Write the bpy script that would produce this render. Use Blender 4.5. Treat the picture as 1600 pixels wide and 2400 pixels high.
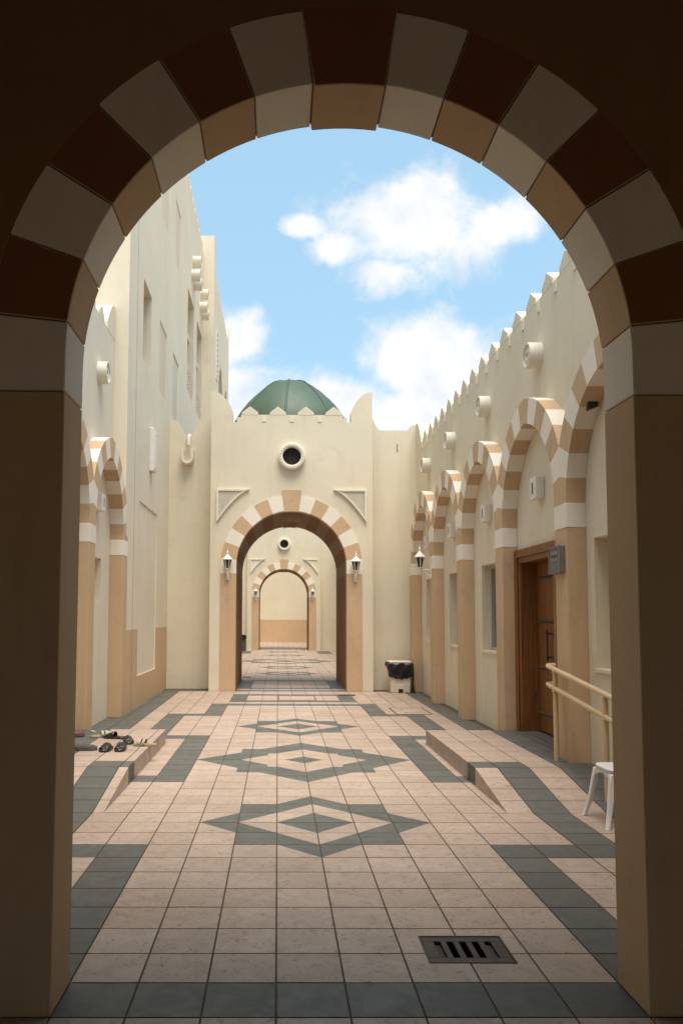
import bpy, bmesh, math, random
from mathutils import Vector, Matrix
random.seed(7)
R = math.radians
sc = bpy.context.scene
for o in list(bpy.data.objects):
    bpy.data.objects.remove(o)

# ------------------------------------------------------------------ camera
cam = bpy.data.cameras.new('camera')
cam_o = bpy.data.objects.new('camera', cam)
sc.collection.objects.link(cam_o)
sc.camera = cam_o
yaw, pit, rol = 0.0088, 0.0678, 0.0039
rv = Vector((math.cos(yaw), -math.sin(yaw), 0))
fv = Vector((math.sin(yaw) * math.cos(pit), math.cos(yaw) * math.cos(pit), math.sin(pit)))
uv = rv.cross(fv)
r2 = math.cos(rol) * rv + math.sin(rol) * uv
u2 = -math.sin(rol) * rv + math.cos(rol) * uv
mw = Matrix((r2, u2, -fv)).transposed().to_4x4()
mw.translation = Vector((0.0005, 0, 1.598))
cam_o.matrix_world = mw
cam.sensor_fit = 'AUTO'
cam.sensor_width = 36
cam.lens = 1847.1 / 2400 * 36
cam.shift_x = (800 - 667.9) / 2400
cam.shift_y = (1320.5 - 1200) / 2400
cam.clip_start = 0.05
cam.clip_end = 2000
sc.render.resolution_x, sc.render.resolution_y = 682, 1024

# ------------------------------------------------------------------ sky and sun
SUN_EL, SUN_AZ = R(71), R(165)      # azimuth clockwise from +Y: behind the camera, a little to the right
world = bpy.data.worlds.new('World')
sc.world = world
world.use_nodes = True
wn, wl = world.node_tree.nodes, world.node_tree.links
for n in list(wn):
    wn.remove(n)


def W(t, **kw):
    n = wn.new(t)
    for k, v in kw.items():
        setattr(n, k, v)
    return n


def wmath(op, a, b=None, clamp=False):
    n = W('ShaderNodeMath', operation=op, use_clamp=clamp)
    for i, v in enumerate((a, b)):
        if v is None:
            continue
        if isinstance(v, (int, float)):
            n.inputs[i].default_value = v
        else:
            wl.new(v, n.inputs[i])
    return n.outputs[0]


wout = W('ShaderNodeOutputWorld')
sky = W('ShaderNodeTexSky', sky_type='NISHITA')
sky.sun_disc = False
sky.sun_elevation = SUN_EL
sky.sun_rotation = SUN_AZ
sky.air_density = 1.0
sky.dust_density = 2.2
sky.ozone_density = 1.6
tc = W('ShaderNodeTexCoord')
dirv = tc.outputs['Generated']
nz = W('ShaderNodeTexNoise')
nz.inputs['Scale'].default_value = 14
nz.inputs['Detail'].default_value = 12
nz.inputs['Roughness'].default_value = 0.62
nz.inputs['Distortion'].default_value = 0.35
wl.new(dirv, nz.inputs['Vector'])
nz2 = W('ShaderNodeTexNoise')
nz2.inputs['Scale'].default_value = 2.6
nz2.inputs['Detail'].default_value = 3
wl.new(dirv, nz2.inputs['Vector'])
# banks of cumulus, several out of view added to whiten the light: (direction, width, height of the bank)
banks = [((0.155, 0.880, 0.445), 0.125, 0.068), ((0.245, 0.862, 0.445), 0.065, 0.028), ((0.120, 0.905, 0.405), 0.07, 0.030),
         ((0.16, 0.860, 0.482), 0.06, 0.022), ((0.075, 0.89, 0.428), 0.06, 0.026), ((0.03, 0.89, 0.452), 0.035, 0.015),
         ((0.180, 0.935, 0.315), 0.085, 0.065), ((0.235, 0.935, 0.285), 0.12, 0.060), ((0.30, 0.93, 0.25), 0.16, 0.09),
         ((0.06, 0.955, 0.262), 0.10, 0.035), ((-0.065, 0.944, 0.33), 0.075, 0.042), ((-0.07, 0.96, 0.28), 0.12, 0.06), ((0.15, 0.96, 0.22), 0.2, 0.07),
         ((-0.8, 0.4, 0.45), 0.3, 0.2), ((0.8, 0.3, 0.5), 0.3, 0.2), ((0.5, -0.7, 0.5), 0.35, 0.22), ((-0.5, -0.75, 0.4), 0.35, 0.2),
         ((-0.3, 0.2, 0.93), 0.25, 0.2), ((0.35, -0.35, 0.86), 0.25, 0.2), ((0, -0.9, 0.3), 0.3, 0.2), ((-0.9, -0.3, 0.35), 0.3, 0.2),
         ((0.1, 0.35, 0.9), 0.25, 0.2), ((-0.6, 0.1, 0.75), 0.25, 0.2), ((0.65, 0.1, 0.75), 0.25, 0.2), ((-0.1, -0.3, 0.95), 0.25, 0.2), ((0.9, -0.3, 0.4), 0.3, 0.2), ((-0.2, -0.65, 0.7), 0.3, 0.2)]
best = None
for c, wd, ht in banks:
    c = Vector(c).normalized()
    sub = W('ShaderNodeVectorMath', operation='SUBTRACT')
    wl.new(dirv, sub.inputs[0])
    sub.inputs[1].default_value = c
    mul = W('ShaderNodeVectorMath', operation='MULTIPLY')
    wl.new(sub.outputs[0], mul.inputs[0])
    mul.inputs[1].default_value = (1 / wd, 1 / wd, 1 / ht)
    ln = W('ShaderNodeVectorMath', operation='LENGTH')
    wl.new(mul.outputs[0], ln.inputs[0])
    v = wmath('SUBTRACT', 1.0, ln.outputs['Value'])
    best = v if best is None else wmath('MAXIMUM', best, v)
best = wmath('MAXIMUM', best, -0.75)
dens = wmath('ADD', wmath('MULTIPLY', best, 1.05), wmath('MULTIPLY', wmath('SUBTRACT', nz.outputs['Fac'], 0.5), 2.05))
dens = wmath('ADD', dens, wmath('MULTIPLY', wmath('SUBTRACT', nz2.outputs['Fac'], 0.5), 0.2))
mr = W('ShaderNodeMapRange', interpolation_type='SMOOTHSTEP')
mr.inputs['From Min'].default_value = -0.10
mr.inputs['From Max'].default_value = 0.72
wl.new(dens, mr.inputs['Value'])
cl = W('ShaderNodeMix', data_type='RGBA')
cl.inputs['A'].default_value = (4.2, 4.5, 4.95, 1)
cl.inputs['B'].default_value = (5.45, 5.35, 5.2, 1)
nz3 = W('ShaderNodeTexNoise')
nz3.inputs['Scale'].default_value = 20
nz3.inputs['Detail'].default_value = 6
wl.new(dirv, nz3.inputs['Vector'])
cr_ = W('ShaderNodeMapRange')
cr_.inputs['From Min'].default_value, cr_.inputs['From Max'].default_value = 0.3, 0.6
wl.new(nz3.outputs['Fac'], cr_.inputs['Value'])
wl.new(cr_.outputs[0], cl.inputs['Factor'])
thin = W('ShaderNodeMix', data_type='RGBA')       # thin high veil that lightens the blue
thin.inputs['Factor'].default_value = 0.55
wl.new(sky.outputs[0], thin.inputs['A'])
thin.inputs['B'].default_value = (2.75, 4.6, 5.7, 1)
mx = W('ShaderNodeMix', data_type='RGBA')
wl.new(mr.outputs[0], mx.inputs['Factor'])
wl.new(thin.outputs['Result'], mx.inputs['A'])
wl.new(cl.outputs['Result'], mx.inputs['B'])
bg = W('ShaderNodeBackground')
bg.inputs['Strength'].default_value = 0.12
wl.new(mx.outputs['Result'], bg.inputs['Color'])
wl.new(bg.outputs[0], wout.inputs[0])

sun = bpy.data.lights.new('sun', 'SUN')
sun.energy = 3.0
sun.angle = R(40)
sun.color = (1.0, 0.925, 0.81)
sun_o = bpy.data.objects.new('sun', sun)
sc.collection.objects.link(sun_o)
sd = Vector((math.sin(SUN_AZ) * math.cos(SUN_EL), math.cos(SUN_AZ) * math.cos(SUN_EL), math.sin(SUN_EL)))
sun_o.rotation_euler = (-sd).to_track_quat('-Z', 'Y').to_euler()

sc.view_settings.view_transform = 'Standard'
sc.view_settings.look = 'None'
sc.view_settings.gamma = 1
sc.view_settings.use_curve_mapping = False
sc.view_settings.exposure = 0.75
sc.render.engine = 'CYCLES'
sc.cycles.max_bounces = 10
sc.cycles.diffuse_bounces = 7

# ------------------------------------------------------------------ materials
MATS = {}


def new_mat(name):
    m = bpy.data.materials.new(name)
    m.use_nodes = True
    nt = m.node_tree
    b = nt.nodes['Principled BSDF']
    MATS[name] = m
    return m, nt, b


def node(nt, t, **kw):
    n = nt.nodes.new(t)
    for k, v in kw.items():
        if k in n.inputs:
            n.inputs[k].default_value = v
        else:
            setattr(n, k, v)
    return n


def worldpos(nt, scale=(1, 1, 1)):
    g = node(nt, 'ShaderNodeNewGeometry')
    mp = node(nt, 'ShaderNodeMapping')
    mp.inputs['Scale'].default_value = scale
    nt.links.new(g.outputs['Position'], mp.inputs['Vector'])
    return mp.outputs[0]


def noise(nt, vec, scale, detail=4, rough=0.55, dist=0.0):
    n = node(nt, 'ShaderNodeTexNoise')
    n.inputs['Scale'].default_value = scale
    n.inputs['Detail'].default_value = detail
    n.inputs['Roughness'].default_value = rough
    n.inputs['Distortion'].default_value = dist
    nt.links.new(vec, n.inputs['Vector'])
    return n.outputs['Fac']


def remap(nt, v, a, b, c, d):
    n = node(nt, 'ShaderNodeMapRange')
    n.inputs[1].default_value, n.inputs[2].default_value = a, b
    n.inputs[3].default_value, n.inputs[4].default_value = c, d
    nt.links.new(v, n.inputs[0])
    return n.outputs[0]


def mixc(nt, fac, a, b, mode='MIX'):
    n = node(nt, 'ShaderNodeMix', data_type='RGBA', blend_type=mode)
    for s, v in (('Factor', fac), ('A', a), ('B', b)):
        i = n.inputs[s]
        if s == 'Factor':
            i = n.inputs[0]
        elif s == 'A':
            i = n.inputs[6]
        else:
            i = n.inputs[7]
        if isinstance(v, (int, float)):
            i.default_value = v
        elif isinstance(v, tuple):
            i.default_value = v if len(v) == 4 else v + (1,)
        else:
            nt.links.new(v, i)
    return n.outputs[2]


def bump(nt, b, h, strength, dist=0.01):
    n = node(nt, 'ShaderNodeBump')
    n.inputs['Strength'].default_value = strength
    n.inputs['Distance'].default_value = dist
    nt.links.new(h, n.inputs['Height'])
    nt.links.new(n.outputs[0], b.inputs['Normal'])


def scale3(c, k):
    return tuple(x * k for x in c)


def plaster(name, col, stain=(0.6, 0.5, 0.38), amount=0.28, rough=0.85):
    m, nt, b = new_mat(name)
    p = worldpos(nt)
    c = mixc(nt, remap(nt, noise(nt, p, 0.8, 5), 0.3, 0.7, 0, 1), scale3(col, 0.95), scale3(col, 1.04))
    st = noise(nt, worldpos(nt, (7, 7, 0.45)), 1.0, 6, 0.65)          # rain streaks
    c = mixc(nt, remap(nt, st, 0.52, 0.78, 0, amount), c, (col[0] * stain[0] / 0.6 * 0.72, col[1] * stain[1] / 0.5 * 0.68, col[2] * stain[2] / 0.38 * 0.60))
    sm = noise(nt, p, 2.7, 6, 0.62, 0.6)                             # smudges
    c = mixc(nt, remap(nt, sm, 0.56, 0.8, 0, amount * 1.2), c, scale3(col, 0.66))
    nt.links.new(c, b.inputs['Base Color'])
    b.inputs['Roughness'].default_value = rough
    b.inputs['Specular IOR Level'].default_value = 0.25
    bump(nt, b, noise(nt, p, 55, 6, 0.65), 0.4, 0.005)
    return m


def simple(name, col, rough=0.5, metal=0.0, var=0.06, nscale=6.0, bmp=0.0, spec=0.5):
    m, nt, b = new_mat(name)
    tcn = node(nt, 'ShaderNodeTexCoord')
    v = noise(nt, tcn.outputs['Object'], nscale, 4)
    c = mixc(nt, remap(nt, v, 0.25, 0.75, 0, 1), scale3(col, 1 - var), scale3(col, 1 + var))
    nt.links.new(c, b.inputs['Base Color'])
    b.inputs['Roughness'].default_value = rough
    b.inputs['Metallic'].default_value = metal
    b.inputs['Specular IOR Level'].default_value = spec
    if bmp:
        bump(nt, b, noise(nt, tcn.outputs['Object'], nscale * 8, 3), bmp, 0.003)
    return m


CREAM = (0.70, 0.628, 0.485)
CREAM2 = (0.705, 0.635, 0.505)
BEIGE = (0.56, 0.395, 0.245)
WHITE = (0.80, 0.735, 0.635)
plaster('cream_plaster', CREAM)
plaster('pale_plaster', CREAM2)
plaster('beige_plaster', BEIGE, amount=0.42)
plaster('white_plaster', WHITE, amount=0.2)
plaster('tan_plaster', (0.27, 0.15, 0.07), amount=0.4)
plaster('panel_plaster', (0.64, 0.55, 0.44))
plaster('trim_plaster', (0.74, 0.69, 0.58), amount=0.3)
plaster('shaded_beige_plaster', (0.25, 0.105, 0.045), amount=0.3)
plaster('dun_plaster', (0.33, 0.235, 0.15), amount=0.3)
simple('mortar', (0.10, 0.072, 0.05), 0.95, var=0.2)
simple('dark_void', (0.02, 0.015, 0.012), 0.9)
simple('white_paint', (0.76, 0.71, 0.64), 0.45)
simple('white_plastic', (0.78, 0.75, 0.74), 0.35, var=0.02)
simple('cream_plastic', (0.70, 0.62, 0.50), 0.5, var=0.04)
simple('rail_paint', (0.60, 0.44, 0.25), 0.32, var=0.05)
simple('glass_dark', (0.03, 0.035, 0.03), 0.08, var=0.1, spec=0.6)
simple('window_glass', (0.16, 0.19, 0.17), 0.08, var=0.1, spec=0.7)
simple('aluminium', (0.55, 0.55, 0.54), 0.35, metal=0.6)
simple('black_plastic', (0.012, 0.012, 0.013), 0.28, var=0.3)
simple('black_rubber', (0.018, 0.016, 0.016), 0.4, var=0.2)
simple('strap_black', (0.02, 0.016, 0.016), 0.25, var=0.2)
simple('sole_beige', (0.33, 0.25, 0.15), 0.7, var=0.15)
simple('strap_beige', (0.42, 0.37, 0.31), 0.6, var=0.25, nscale=40)
simple('shoe_grey', (0.07, 0.062, 0.058), 0.75, var=0.3, nscale=30)
simple('shoe_red', (0.12, 0.038, 0.028), 0.5, var=0.2)
simple('iron', (0.085, 0.062, 0.048), 0.5, metal=0.55, var=0.4, nscale=25, bmp=0.3)
simple('stud_iron', (0.11, 0.095, 0.08), 0.4, metal=0.8, var=0.2)
simple('stone_plaque', (0.17, 0.16, 0.145), 0.65, var=0.25, nscale=30, bmp=0.3)
simple('carved_stone', (0.27, 0.255, 0.23), 0.7, var=0.2, nscale=30)
simple('sand', (0.36, 0.29, 0.21), 0.95, var=0.1, nscale=0.3)

m, nt, b = new_mat('green_dome')
p = worldpos(nt)
c = mixc(nt, remap(nt, noise(nt, p, 1.6, 5), 0.3, 0.7, 0, 1), (0.040, 0.078, 0.050), (0.054, 0.098, 0.064))
c = mixc(nt, remap(nt, noise(nt, worldpos(nt, (4, 4, 0.8)), 2, 4), 0.55, 0.8, 0, 0.5), c, (0.09, 0.125, 0.095))
nt.links.new(c, b.inputs['Base Color'])
b.inputs['Roughness'].default_value = 0.55

m, nt, b = new_mat('wood')
p = worldpos(nt, (14, 14, 0.7))
g1 = noise(nt, p, 2.2, 6, 0.65, 1.2)
c = mixc(nt, remap(nt, g1, 0.3, 0.7, 0, 1), (0.095, 0.028, 0.007), (0.28, 0.112, 0.026))
g2 = noise(nt, worldpos(nt, (6, 6, 0.9)), 3.0, 5, 0.7)
c = mixc(nt, remap(nt, g2, 0.62, 0.75, 0, 0.5), c, (0.36, 0.18, 0.075))
nt.links.new(c, b.inputs['Base Color'])
b.inputs['Roughness'].default_value = 0.5
bump(nt, b, g1, 0.3, 0.004)

TILE = 0.3
Y0 = 3.267


def tile_mat(name, c0, c1, vein, rough, veinamt):
    m, nt, b = new_mat(name)
    p = worldpos(nt)
    mp = node(nt, 'ShaderNodeVectorMath', operation='SUBTRACT')
    nt.links.new(p, mp.inputs[0])
    mp.inputs[1].default_value = (0, Y0, 0)
    sn = node(nt, 'ShaderNodeVectorMath', operation='SCALE')
    nt.links.new(mp.outputs[0], sn.inputs[0])
    sn.inputs['Scale'].default_value = 1 / TILE
    fl = node(nt, 'ShaderNodeVectorMath', operation='FLOOR')
    nt.links.new(sn.outputs[0], fl.inputs[0])
    sep = node(nt, 'ShaderNodeSeparateXYZ')
    nt.links.new(fl.outputs[0], sep.inputs[0])
    cb = node(nt, 'ShaderNodeCombineXYZ')
    nt.links.new(sep.outputs[0], cb.inputs[0])
    nt.links.new(sep.outputs[1], cb.inputs[1])
    wnz = node(nt, 'ShaderNodeTexWhiteNoise', noise_dimensions='2D')
    nt.links.new(cb.outputs[0], wnz.inputs['Vector'])
    # every tile gets its own stretch of marbling
    off = node(nt, 'ShaderNodeVectorMath', operation='SCALE')
    nt.links.new(wnz.outputs['Color'], off.inputs[0])
    off.inputs['Scale'].default_value = 9.0
    ad = node(nt, 'ShaderNodeVectorMath', operation='ADD')
    nt.links.new(p, ad.inputs[0])
    nt.links.new(off.outputs[0], ad.inputs[1])
    c = mixc(nt, wnz.outputs['Value'], c0, c1)
    mb = noise(nt, ad.outputs[0], 7, 6, 0.62, 1.0)
    c = mixc(nt, remap(nt, mb, 0.35, 0.72, 0, 0.55), c, scale3(c0, 0.80))
    vn = noise(nt, ad.outputs[0], 26, 4, 0.6, 1.6)
    c = mixc(nt, remap(nt, vn, 0.575, 0.68, 0, veinamt), c, vein)
    dirt = noise(nt, p, 0.9, 6, 0.65, 0.5)
    c = mixc(nt, remap(nt, dirt, 0.5, 0.78, 0, 0.38), c, (c0[0] * 0.62, c0[1] * 0.54, c0[2] * 0.44))
    rust = noise(nt, worldpos(nt, (1, 1.8, 1)), 1.7, 5, 0.6, 1.0)
    c = mixc(nt, remap(nt, rust, 0.63, 0.76, 0, 0.5), c, (c0[0] * 0.72, c0[1] * 0.55, c0[2] * 0.36))
    nt.links.new(c, b.inputs['Base Color'])
    nt.links.new(remap(nt, mb, 0.3, 0.7, rough - 0.08, rough + 0.12), b.inputs['Roughness'])
    b.inputs['Specular IOR Level'].default_value = 0.4
    bump(nt, b, mb, 0.12, 0.003)


tile_mat('pink_tile', (0.41, 0.312, 0.25), (0.50, 0.387, 0.315), (0.17, 0.095, 0.062), 0.46, 0.8)
tile_mat('slate_tile', (0.10, 0.102, 0.092), (0.130, 0.130, 0.116), (0.17, 0.165, 0.14), 0.5, 0.3)
M = MATS

# ------------------------------------------------------------------ mesh helpers
COL = sc.collection


class MB:
    def __init__(s):
        s.v, s.f, s.m = [], [], []

    def face(s, pts, mat=0):
        n = len(s.v)
        s.v += [tuple(p) for p in pts]
        s.f.append(tuple(range(n, n + len(pts))))
        s.m.append(mat)

    def poly(s, verts, faces, mat=0):
        n = len(s.v)
        s.v += [tuple(p) for p in verts]
        for f in faces:
            s.f.append(tuple(i + n for i in f))
            s.m.append(mat)

    def box(s, x0, x1, y0, y1, z0, z1, mat=0):
        v = [(x, y, z) for x in (x0, x1) for y in (y0, y1) for z in (z0, z1)]
        s.poly(v, [(0, 1, 3, 2), (4, 6, 7, 5), (0, 4, 5, 1), (2, 3, 7, 6), (0, 2, 6, 4), (1, 5, 7, 3)], mat)
        return s

    def prism(s, poly, a0, a1, plane='xz', mat=0):
        def P(u, w, a):
            return {'xz': (u, a, w), 'yz': (a, u, w), 'xy': (u, w, a)}[plane]
        n = len(poly)
        v = [P(u, w, a0) for u, w in poly] + [P(u, w, a1) for u, w in poly]
        f = [tuple(range(n)), tuple(range(2 * n - 1, n - 1, -1))] + [(i, (i + 1) % n, n + (i + 1) % n, n + i) for i in range(n)]
        s.poly(v, f, mat)
        return s

    def lathe(s, prof, n=16, axis='z', c=(0, 0, 0), mat=0, a0=0.0):
        v, f = [], []
        for r, h in prof:
            for i in range(n):
                a = a0 + 2 * math.pi * i / n
                p = (r * math.cos(a), r * math.sin(a), h)
                if axis == 'x':
                    p = (h, p[0], p[1])
                elif axis == 'y':
                    p = (p[0], h, p[1])
                v.append((p[0] + c[0], p[1] + c[1], p[2] + c[2]))
        for j in range(len(prof) - 1):
            for i in range(n):
                f.append((j * n + i, j * n + (i + 1) % n, (j + 1) * n + (i + 1) % n, (j + 1) * n + i))
        f.append(tuple(range(n)))
        f.append(tuple(range((len(prof) - 1) * n, len(prof) * n)))
        s.poly(v, f, mat)
        return s

    def tube(s, pts, r, n=10, mat=0, cap=True):
        pts = [Vector(p) for p in pts]
        rs = r if isinstance(r, (list, tuple)) else [r] * len(pts)
        v, f = [], []
        t0 = (pts[1] - pts[0]).normalized()
        ref = Vector((0, 0, 1)) if abs(t0.z) < 0.9 else Vector((1, 0, 0))
        nrm = t0.cross(ref).normalized()
        for i, p in enumerate(pts):
            if i == 0:
                t = t0
            elif i == len(pts) - 1:
                t = (pts[i] - pts[i - 1]).normalized()
            else:
                t = ((pts[i + 1] - p).normalized() + (p - pts[i - 1]).normalized()).normalized()
            nrm = (nrm - t * nrm.dot(t)).normalized()
            bi = t.cross(nrm)
            for k in range(n):
                a = 2 * math.pi * k / n
                v.append(p + (nrm * math.cos(a) + bi * math.sin(a)) * rs[i])
        for j in range(len(pts) - 1):
            for k in range(n):
                f.append((j * n + k, j * n + (k + 1) % n, (j + 1) * n + (k + 1) % n, (j + 1) * n + k))
        if cap:
            f.append(tuple(range(n)))
            f.append(tuple(range((len(pts) - 1) * n, len(pts) * n)))
        s.poly(v, f, mat)
        return s

    def build(s, name, mats, parent=None, smooth=False, bevel=0.0, seg=1, loc=None, merge=True):
        me = bpy.data.meshes.new(name)
        me.from_pydata(s.v, [], s.f)
        if isinstance(mats, str):
            mats = [mats]
        for mm in mats:
            me.materials.append(M[mm])
        for pl, k in zip(me.polygons, s.m):
            pl.material_index = k
        bm = bmesh.new()
        bm.from_mesh(me)
        if merge:
            bmesh.ops.remove_doubles(bm, verts=bm.verts, dist=1e-5)
        bmesh.ops.recalc_face_normals(bm, faces=bm.faces)
        if bevel:
            ed = [e for e in bm.edges if len(e.link_faces) == 2 and e.calc_face_angle(0) > 0.5]
            bmesh.ops.bevel(bm, geom=ed, offset=bevel, segments=seg, affect='EDGES', clamp_overlap=True)
        bm.to_mesh(me)
        bm.free()
        if smooth:
            for pl in me.polygons:
                pl.use_smooth = True
            if smooth != 'all':
                me.set_sharp_from_angle(angle=R(38))
        o = bpy.data.objects.new(name, me)
        COL.objects.link(o)
        if parent:
            put(o, parent)
        if loc:
            o.location = loc
        return o


LOC = {}


def put(o, parent):
    """parent a mesh made in world coordinates (an Empty that was only moved)"""
    o.parent = parent
    if parent.name in LOC:
        o.matrix_parent_inverse = Matrix.Translation(-LOC[parent.name])


def thing(name, loc, label, cat, group=None):
    o = bpy.data.objects.new(name, None)
    COL.objects.link(o)
    o.empty_display_size = 0.2
    o.location = loc
    LOC[o.name] = Vector(loc)
    return tag(o, label, cat, group)


def tag(o, label, cat, group=None):
    o['label'] = label
    o['category'] = cat
    if group:
        o['group'] = group
    return o


def dup(root, loc, rotz, label, group=None):
    c = root.copy()
    COL.objects.link(c)
    c.location = loc
    c.rotation_euler = (0, 0, rotz)
    c['label'] = label
    if group:
        c['group'] = group
    for ch in root.children:
        k = ch.copy()
        COL.objects.link(k)
        k.parent = c
        for g in ch.children:
            q = g.copy()
            COL.objects.link(q)
            q.parent = k
    return c


def box(name, mat, parent, *a, bevel=0.0):
    return MB().box(*a).build(name, mat, parent, bevel=bevel)


def clip(poly, nx, ny, d, keep_ge=True):
    out = []
    sg = 1 if keep_ge else -1
    for i in range(len(poly)):
        a, bb = poly[i], poly[(i + 1) % len(poly)]
        da = sg * (a[0] * nx + a[1] * ny - d)
        db = sg * (bb[0] * nx + bb[1] * ny - d)
        if da >= -1e-9:
            out.append(a)
        if (da > 1e-9 and db < -1e-9) or (da < -1e-9 and db > 1e-9):
            t = da / (da - db)
            out.append((a[0] + t * (bb[0] - a[0]), a[1] + t * (bb[1] - a[1])))
    return out


def area(p):
    return 0.5 * abs(sum(p[i][0] * p[(i + 1) % len(p)][1] - p[(i + 1) % len(p)][0] * p[i][1] for i in range(len(p))))


def rect_wall(mb, axis, c, u0, u1, z0, z1, openings, sign, ubr=(), zbr=(), matf=None):
    """front sheet of a wall (plane axis=c) with rectangular openings (u0,u1,z0,z1,depth); reveals run to c+sign*depth"""
    us = sorted(set([u0, u1] + [v for o in openings for v in o[:2]] + list(ubr)))
    zs = sorted(set([z0, z1] + [v for o in openings for v in o[2:4]] + list(zbr)))

    def P(u, z, cc=c):
        return (cc, u, z) if axis == 'x' else (u, cc, z)
    for i in range(len(us) - 1):
        for j in range(len(zs) - 1):
            um, zm = (us[i] + us[i + 1]) / 2, (zs[j] + zs[j + 1]) / 2
            if any(o[0] < um < o[1] and o[2] < zm < o[3] for o in openings):
                continue
            mb.face([P(us[i], zs[j]), P(us[i + 1], zs[j]), P(us[i + 1], zs[j + 1]), P(us[i], zs[j + 1])], matf(um, zm) if matf else 0)
    for o in openings:
        a, bb, lo, hi, d = o[:5]
        e = c + sign * d
        k = matf((a + bb) / 2, hi + 0.01) if matf else 0
        for q in ([P(a, lo), P(a, hi), P(a, hi, e), P(a, lo, e)], [P(bb, lo), P(bb, hi), P(bb, hi, e), P(bb, lo, e)],
                  [P(a, lo), P(bb, lo), P(bb, lo, e), P(a, lo, e)], [P(a, hi), P(bb, hi), P(bb, hi, e), P(a, hi, e)]):
            mb.face(q, k)


def profile_wall(mb, samples, y0, y1, mat=0):
    """solid wall across X from y0 to y1; samples = (x, low, high) in order, steps allowed"""
    n = len(samples)
    for i in range(n - 1):
        (xa, la, ha), (xb, lb, hb) = samples[i], samples[i + 1]
        for y in (y0, y1):
            if xb - xa > 1e-6:
                mb.face([(xa, y, la), (xb, y, lb), (xb, y, hb), (xa, y, ha)], mat)
        if abs(hb - ha) > 1e-6 or xb - xa > 1e-6:
            mb.face([(xa, y0, ha), (xb, y0, hb), (xb, y1, hb), (xa, y1, ha)], mat)
        if abs(lb - la) > 1e-6 or xb - xa > 1e-6:
            mb.face([(xa, y0, la), (xb, y0, lb), (xb, y1, lb), (xa, y1, la)], mat)
    for x, l, h in (samples[0], samples[-1]):
        mb.face([(x, y0, l), (x, y1, l), (x, y1, h), (x, y0, h)], mat)


# ------------------------------------------------------------------ ground and paving
gmb = MB()
gmb.box(-600, 600, -600, 600, -0.9, -0.6)
g = gmb.build('ground', 'sand')
g['kind'] = 'structure'

GR = (0.715, 1.112, 3.765, 4.062)                  # the drain by the arch: hole in the paving
bed = MB()
for x0, x1, y0, y1 in ((-4, GR[0], -5, 56), (GR[1], 4.5, -5, 56), (GR[0], GR[1], -5, GR[2]), (GR[0], GR[1], GR[3], 56)):
    bed.box(x0, x1, y0, y1, -0.3, -0.005)
floor = bed.build('courtyard_floor', 'mortar', merge=False)
floor['kind'] = 'structure'

XL_EDGE, XR_EDGE = -1.41, 1.885                    # kerb lines of the two raised landings
XLF, XLW = -2.47, -2.69                            # left wall: pier face, wall plane
XRF, XRW = 2.90, 3.10                              # right wall: pier face, wall plane
MOTIFS = [(10, 3, 2, 2, 0, 1), (19, 4, 2.4, 2.35, 1.35, 0.7), (28, 3, 2, 2, 0, 1), (64, 3, 2, 2, 0, 1), (73, 3, 2, 2, 0, 1),
          (85, 6, 4, 4.4, 0, 2), (99, 3, 2, 2, 0, 1), (110, 3, 2, 2, 0, 1)]


def slate(j, k):
    mm = j if j <= 0 else 1 - j
    if k == 0:
        return True
    if k < 0:
        return mm == -6
    if mm <= -8 and k < 46:
        return True
    if 1 <= k <= 6:
        return mm == -4
    if k == 7:
        return -6 <= mm <= -4
    if 8 <= k <= 14:
        return mm == -6
    if 15 <= k <= 24 and mm == -4:
        return True
    if k in (15, 24) and mm in (-4, -5):
        return True
    if 24 <= k <= 32 and mm == -6:
        return True
    if k == 32 and -6 <= mm <= -4:
        return True
    if 32 <= k <= 37 and mm == -4:
        return True
    if k == 37 and mm >= -4:
        return True
    if k in (39, 43, 46, 48, 55) and mm >= -3:
        return True
    if (39 <= k <= 43 or 48 <= k <= 55) and mm == -3:
        return True
    if 104 <= k <= 112 and mm in (-5, -6):
        return True
    return False


def motif_color(dx, dy, mt):
    _, n, s, rp, sp, ri = mt
    r, q = abs(dx) + abs(dy), max(abs(dx), abs(dy))
    if r < ri:
        return 1
    if r < rp or q < sp:
        return 0
    if r < n or q < s:
        return 1
    return None


GAP = 0.0095


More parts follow.
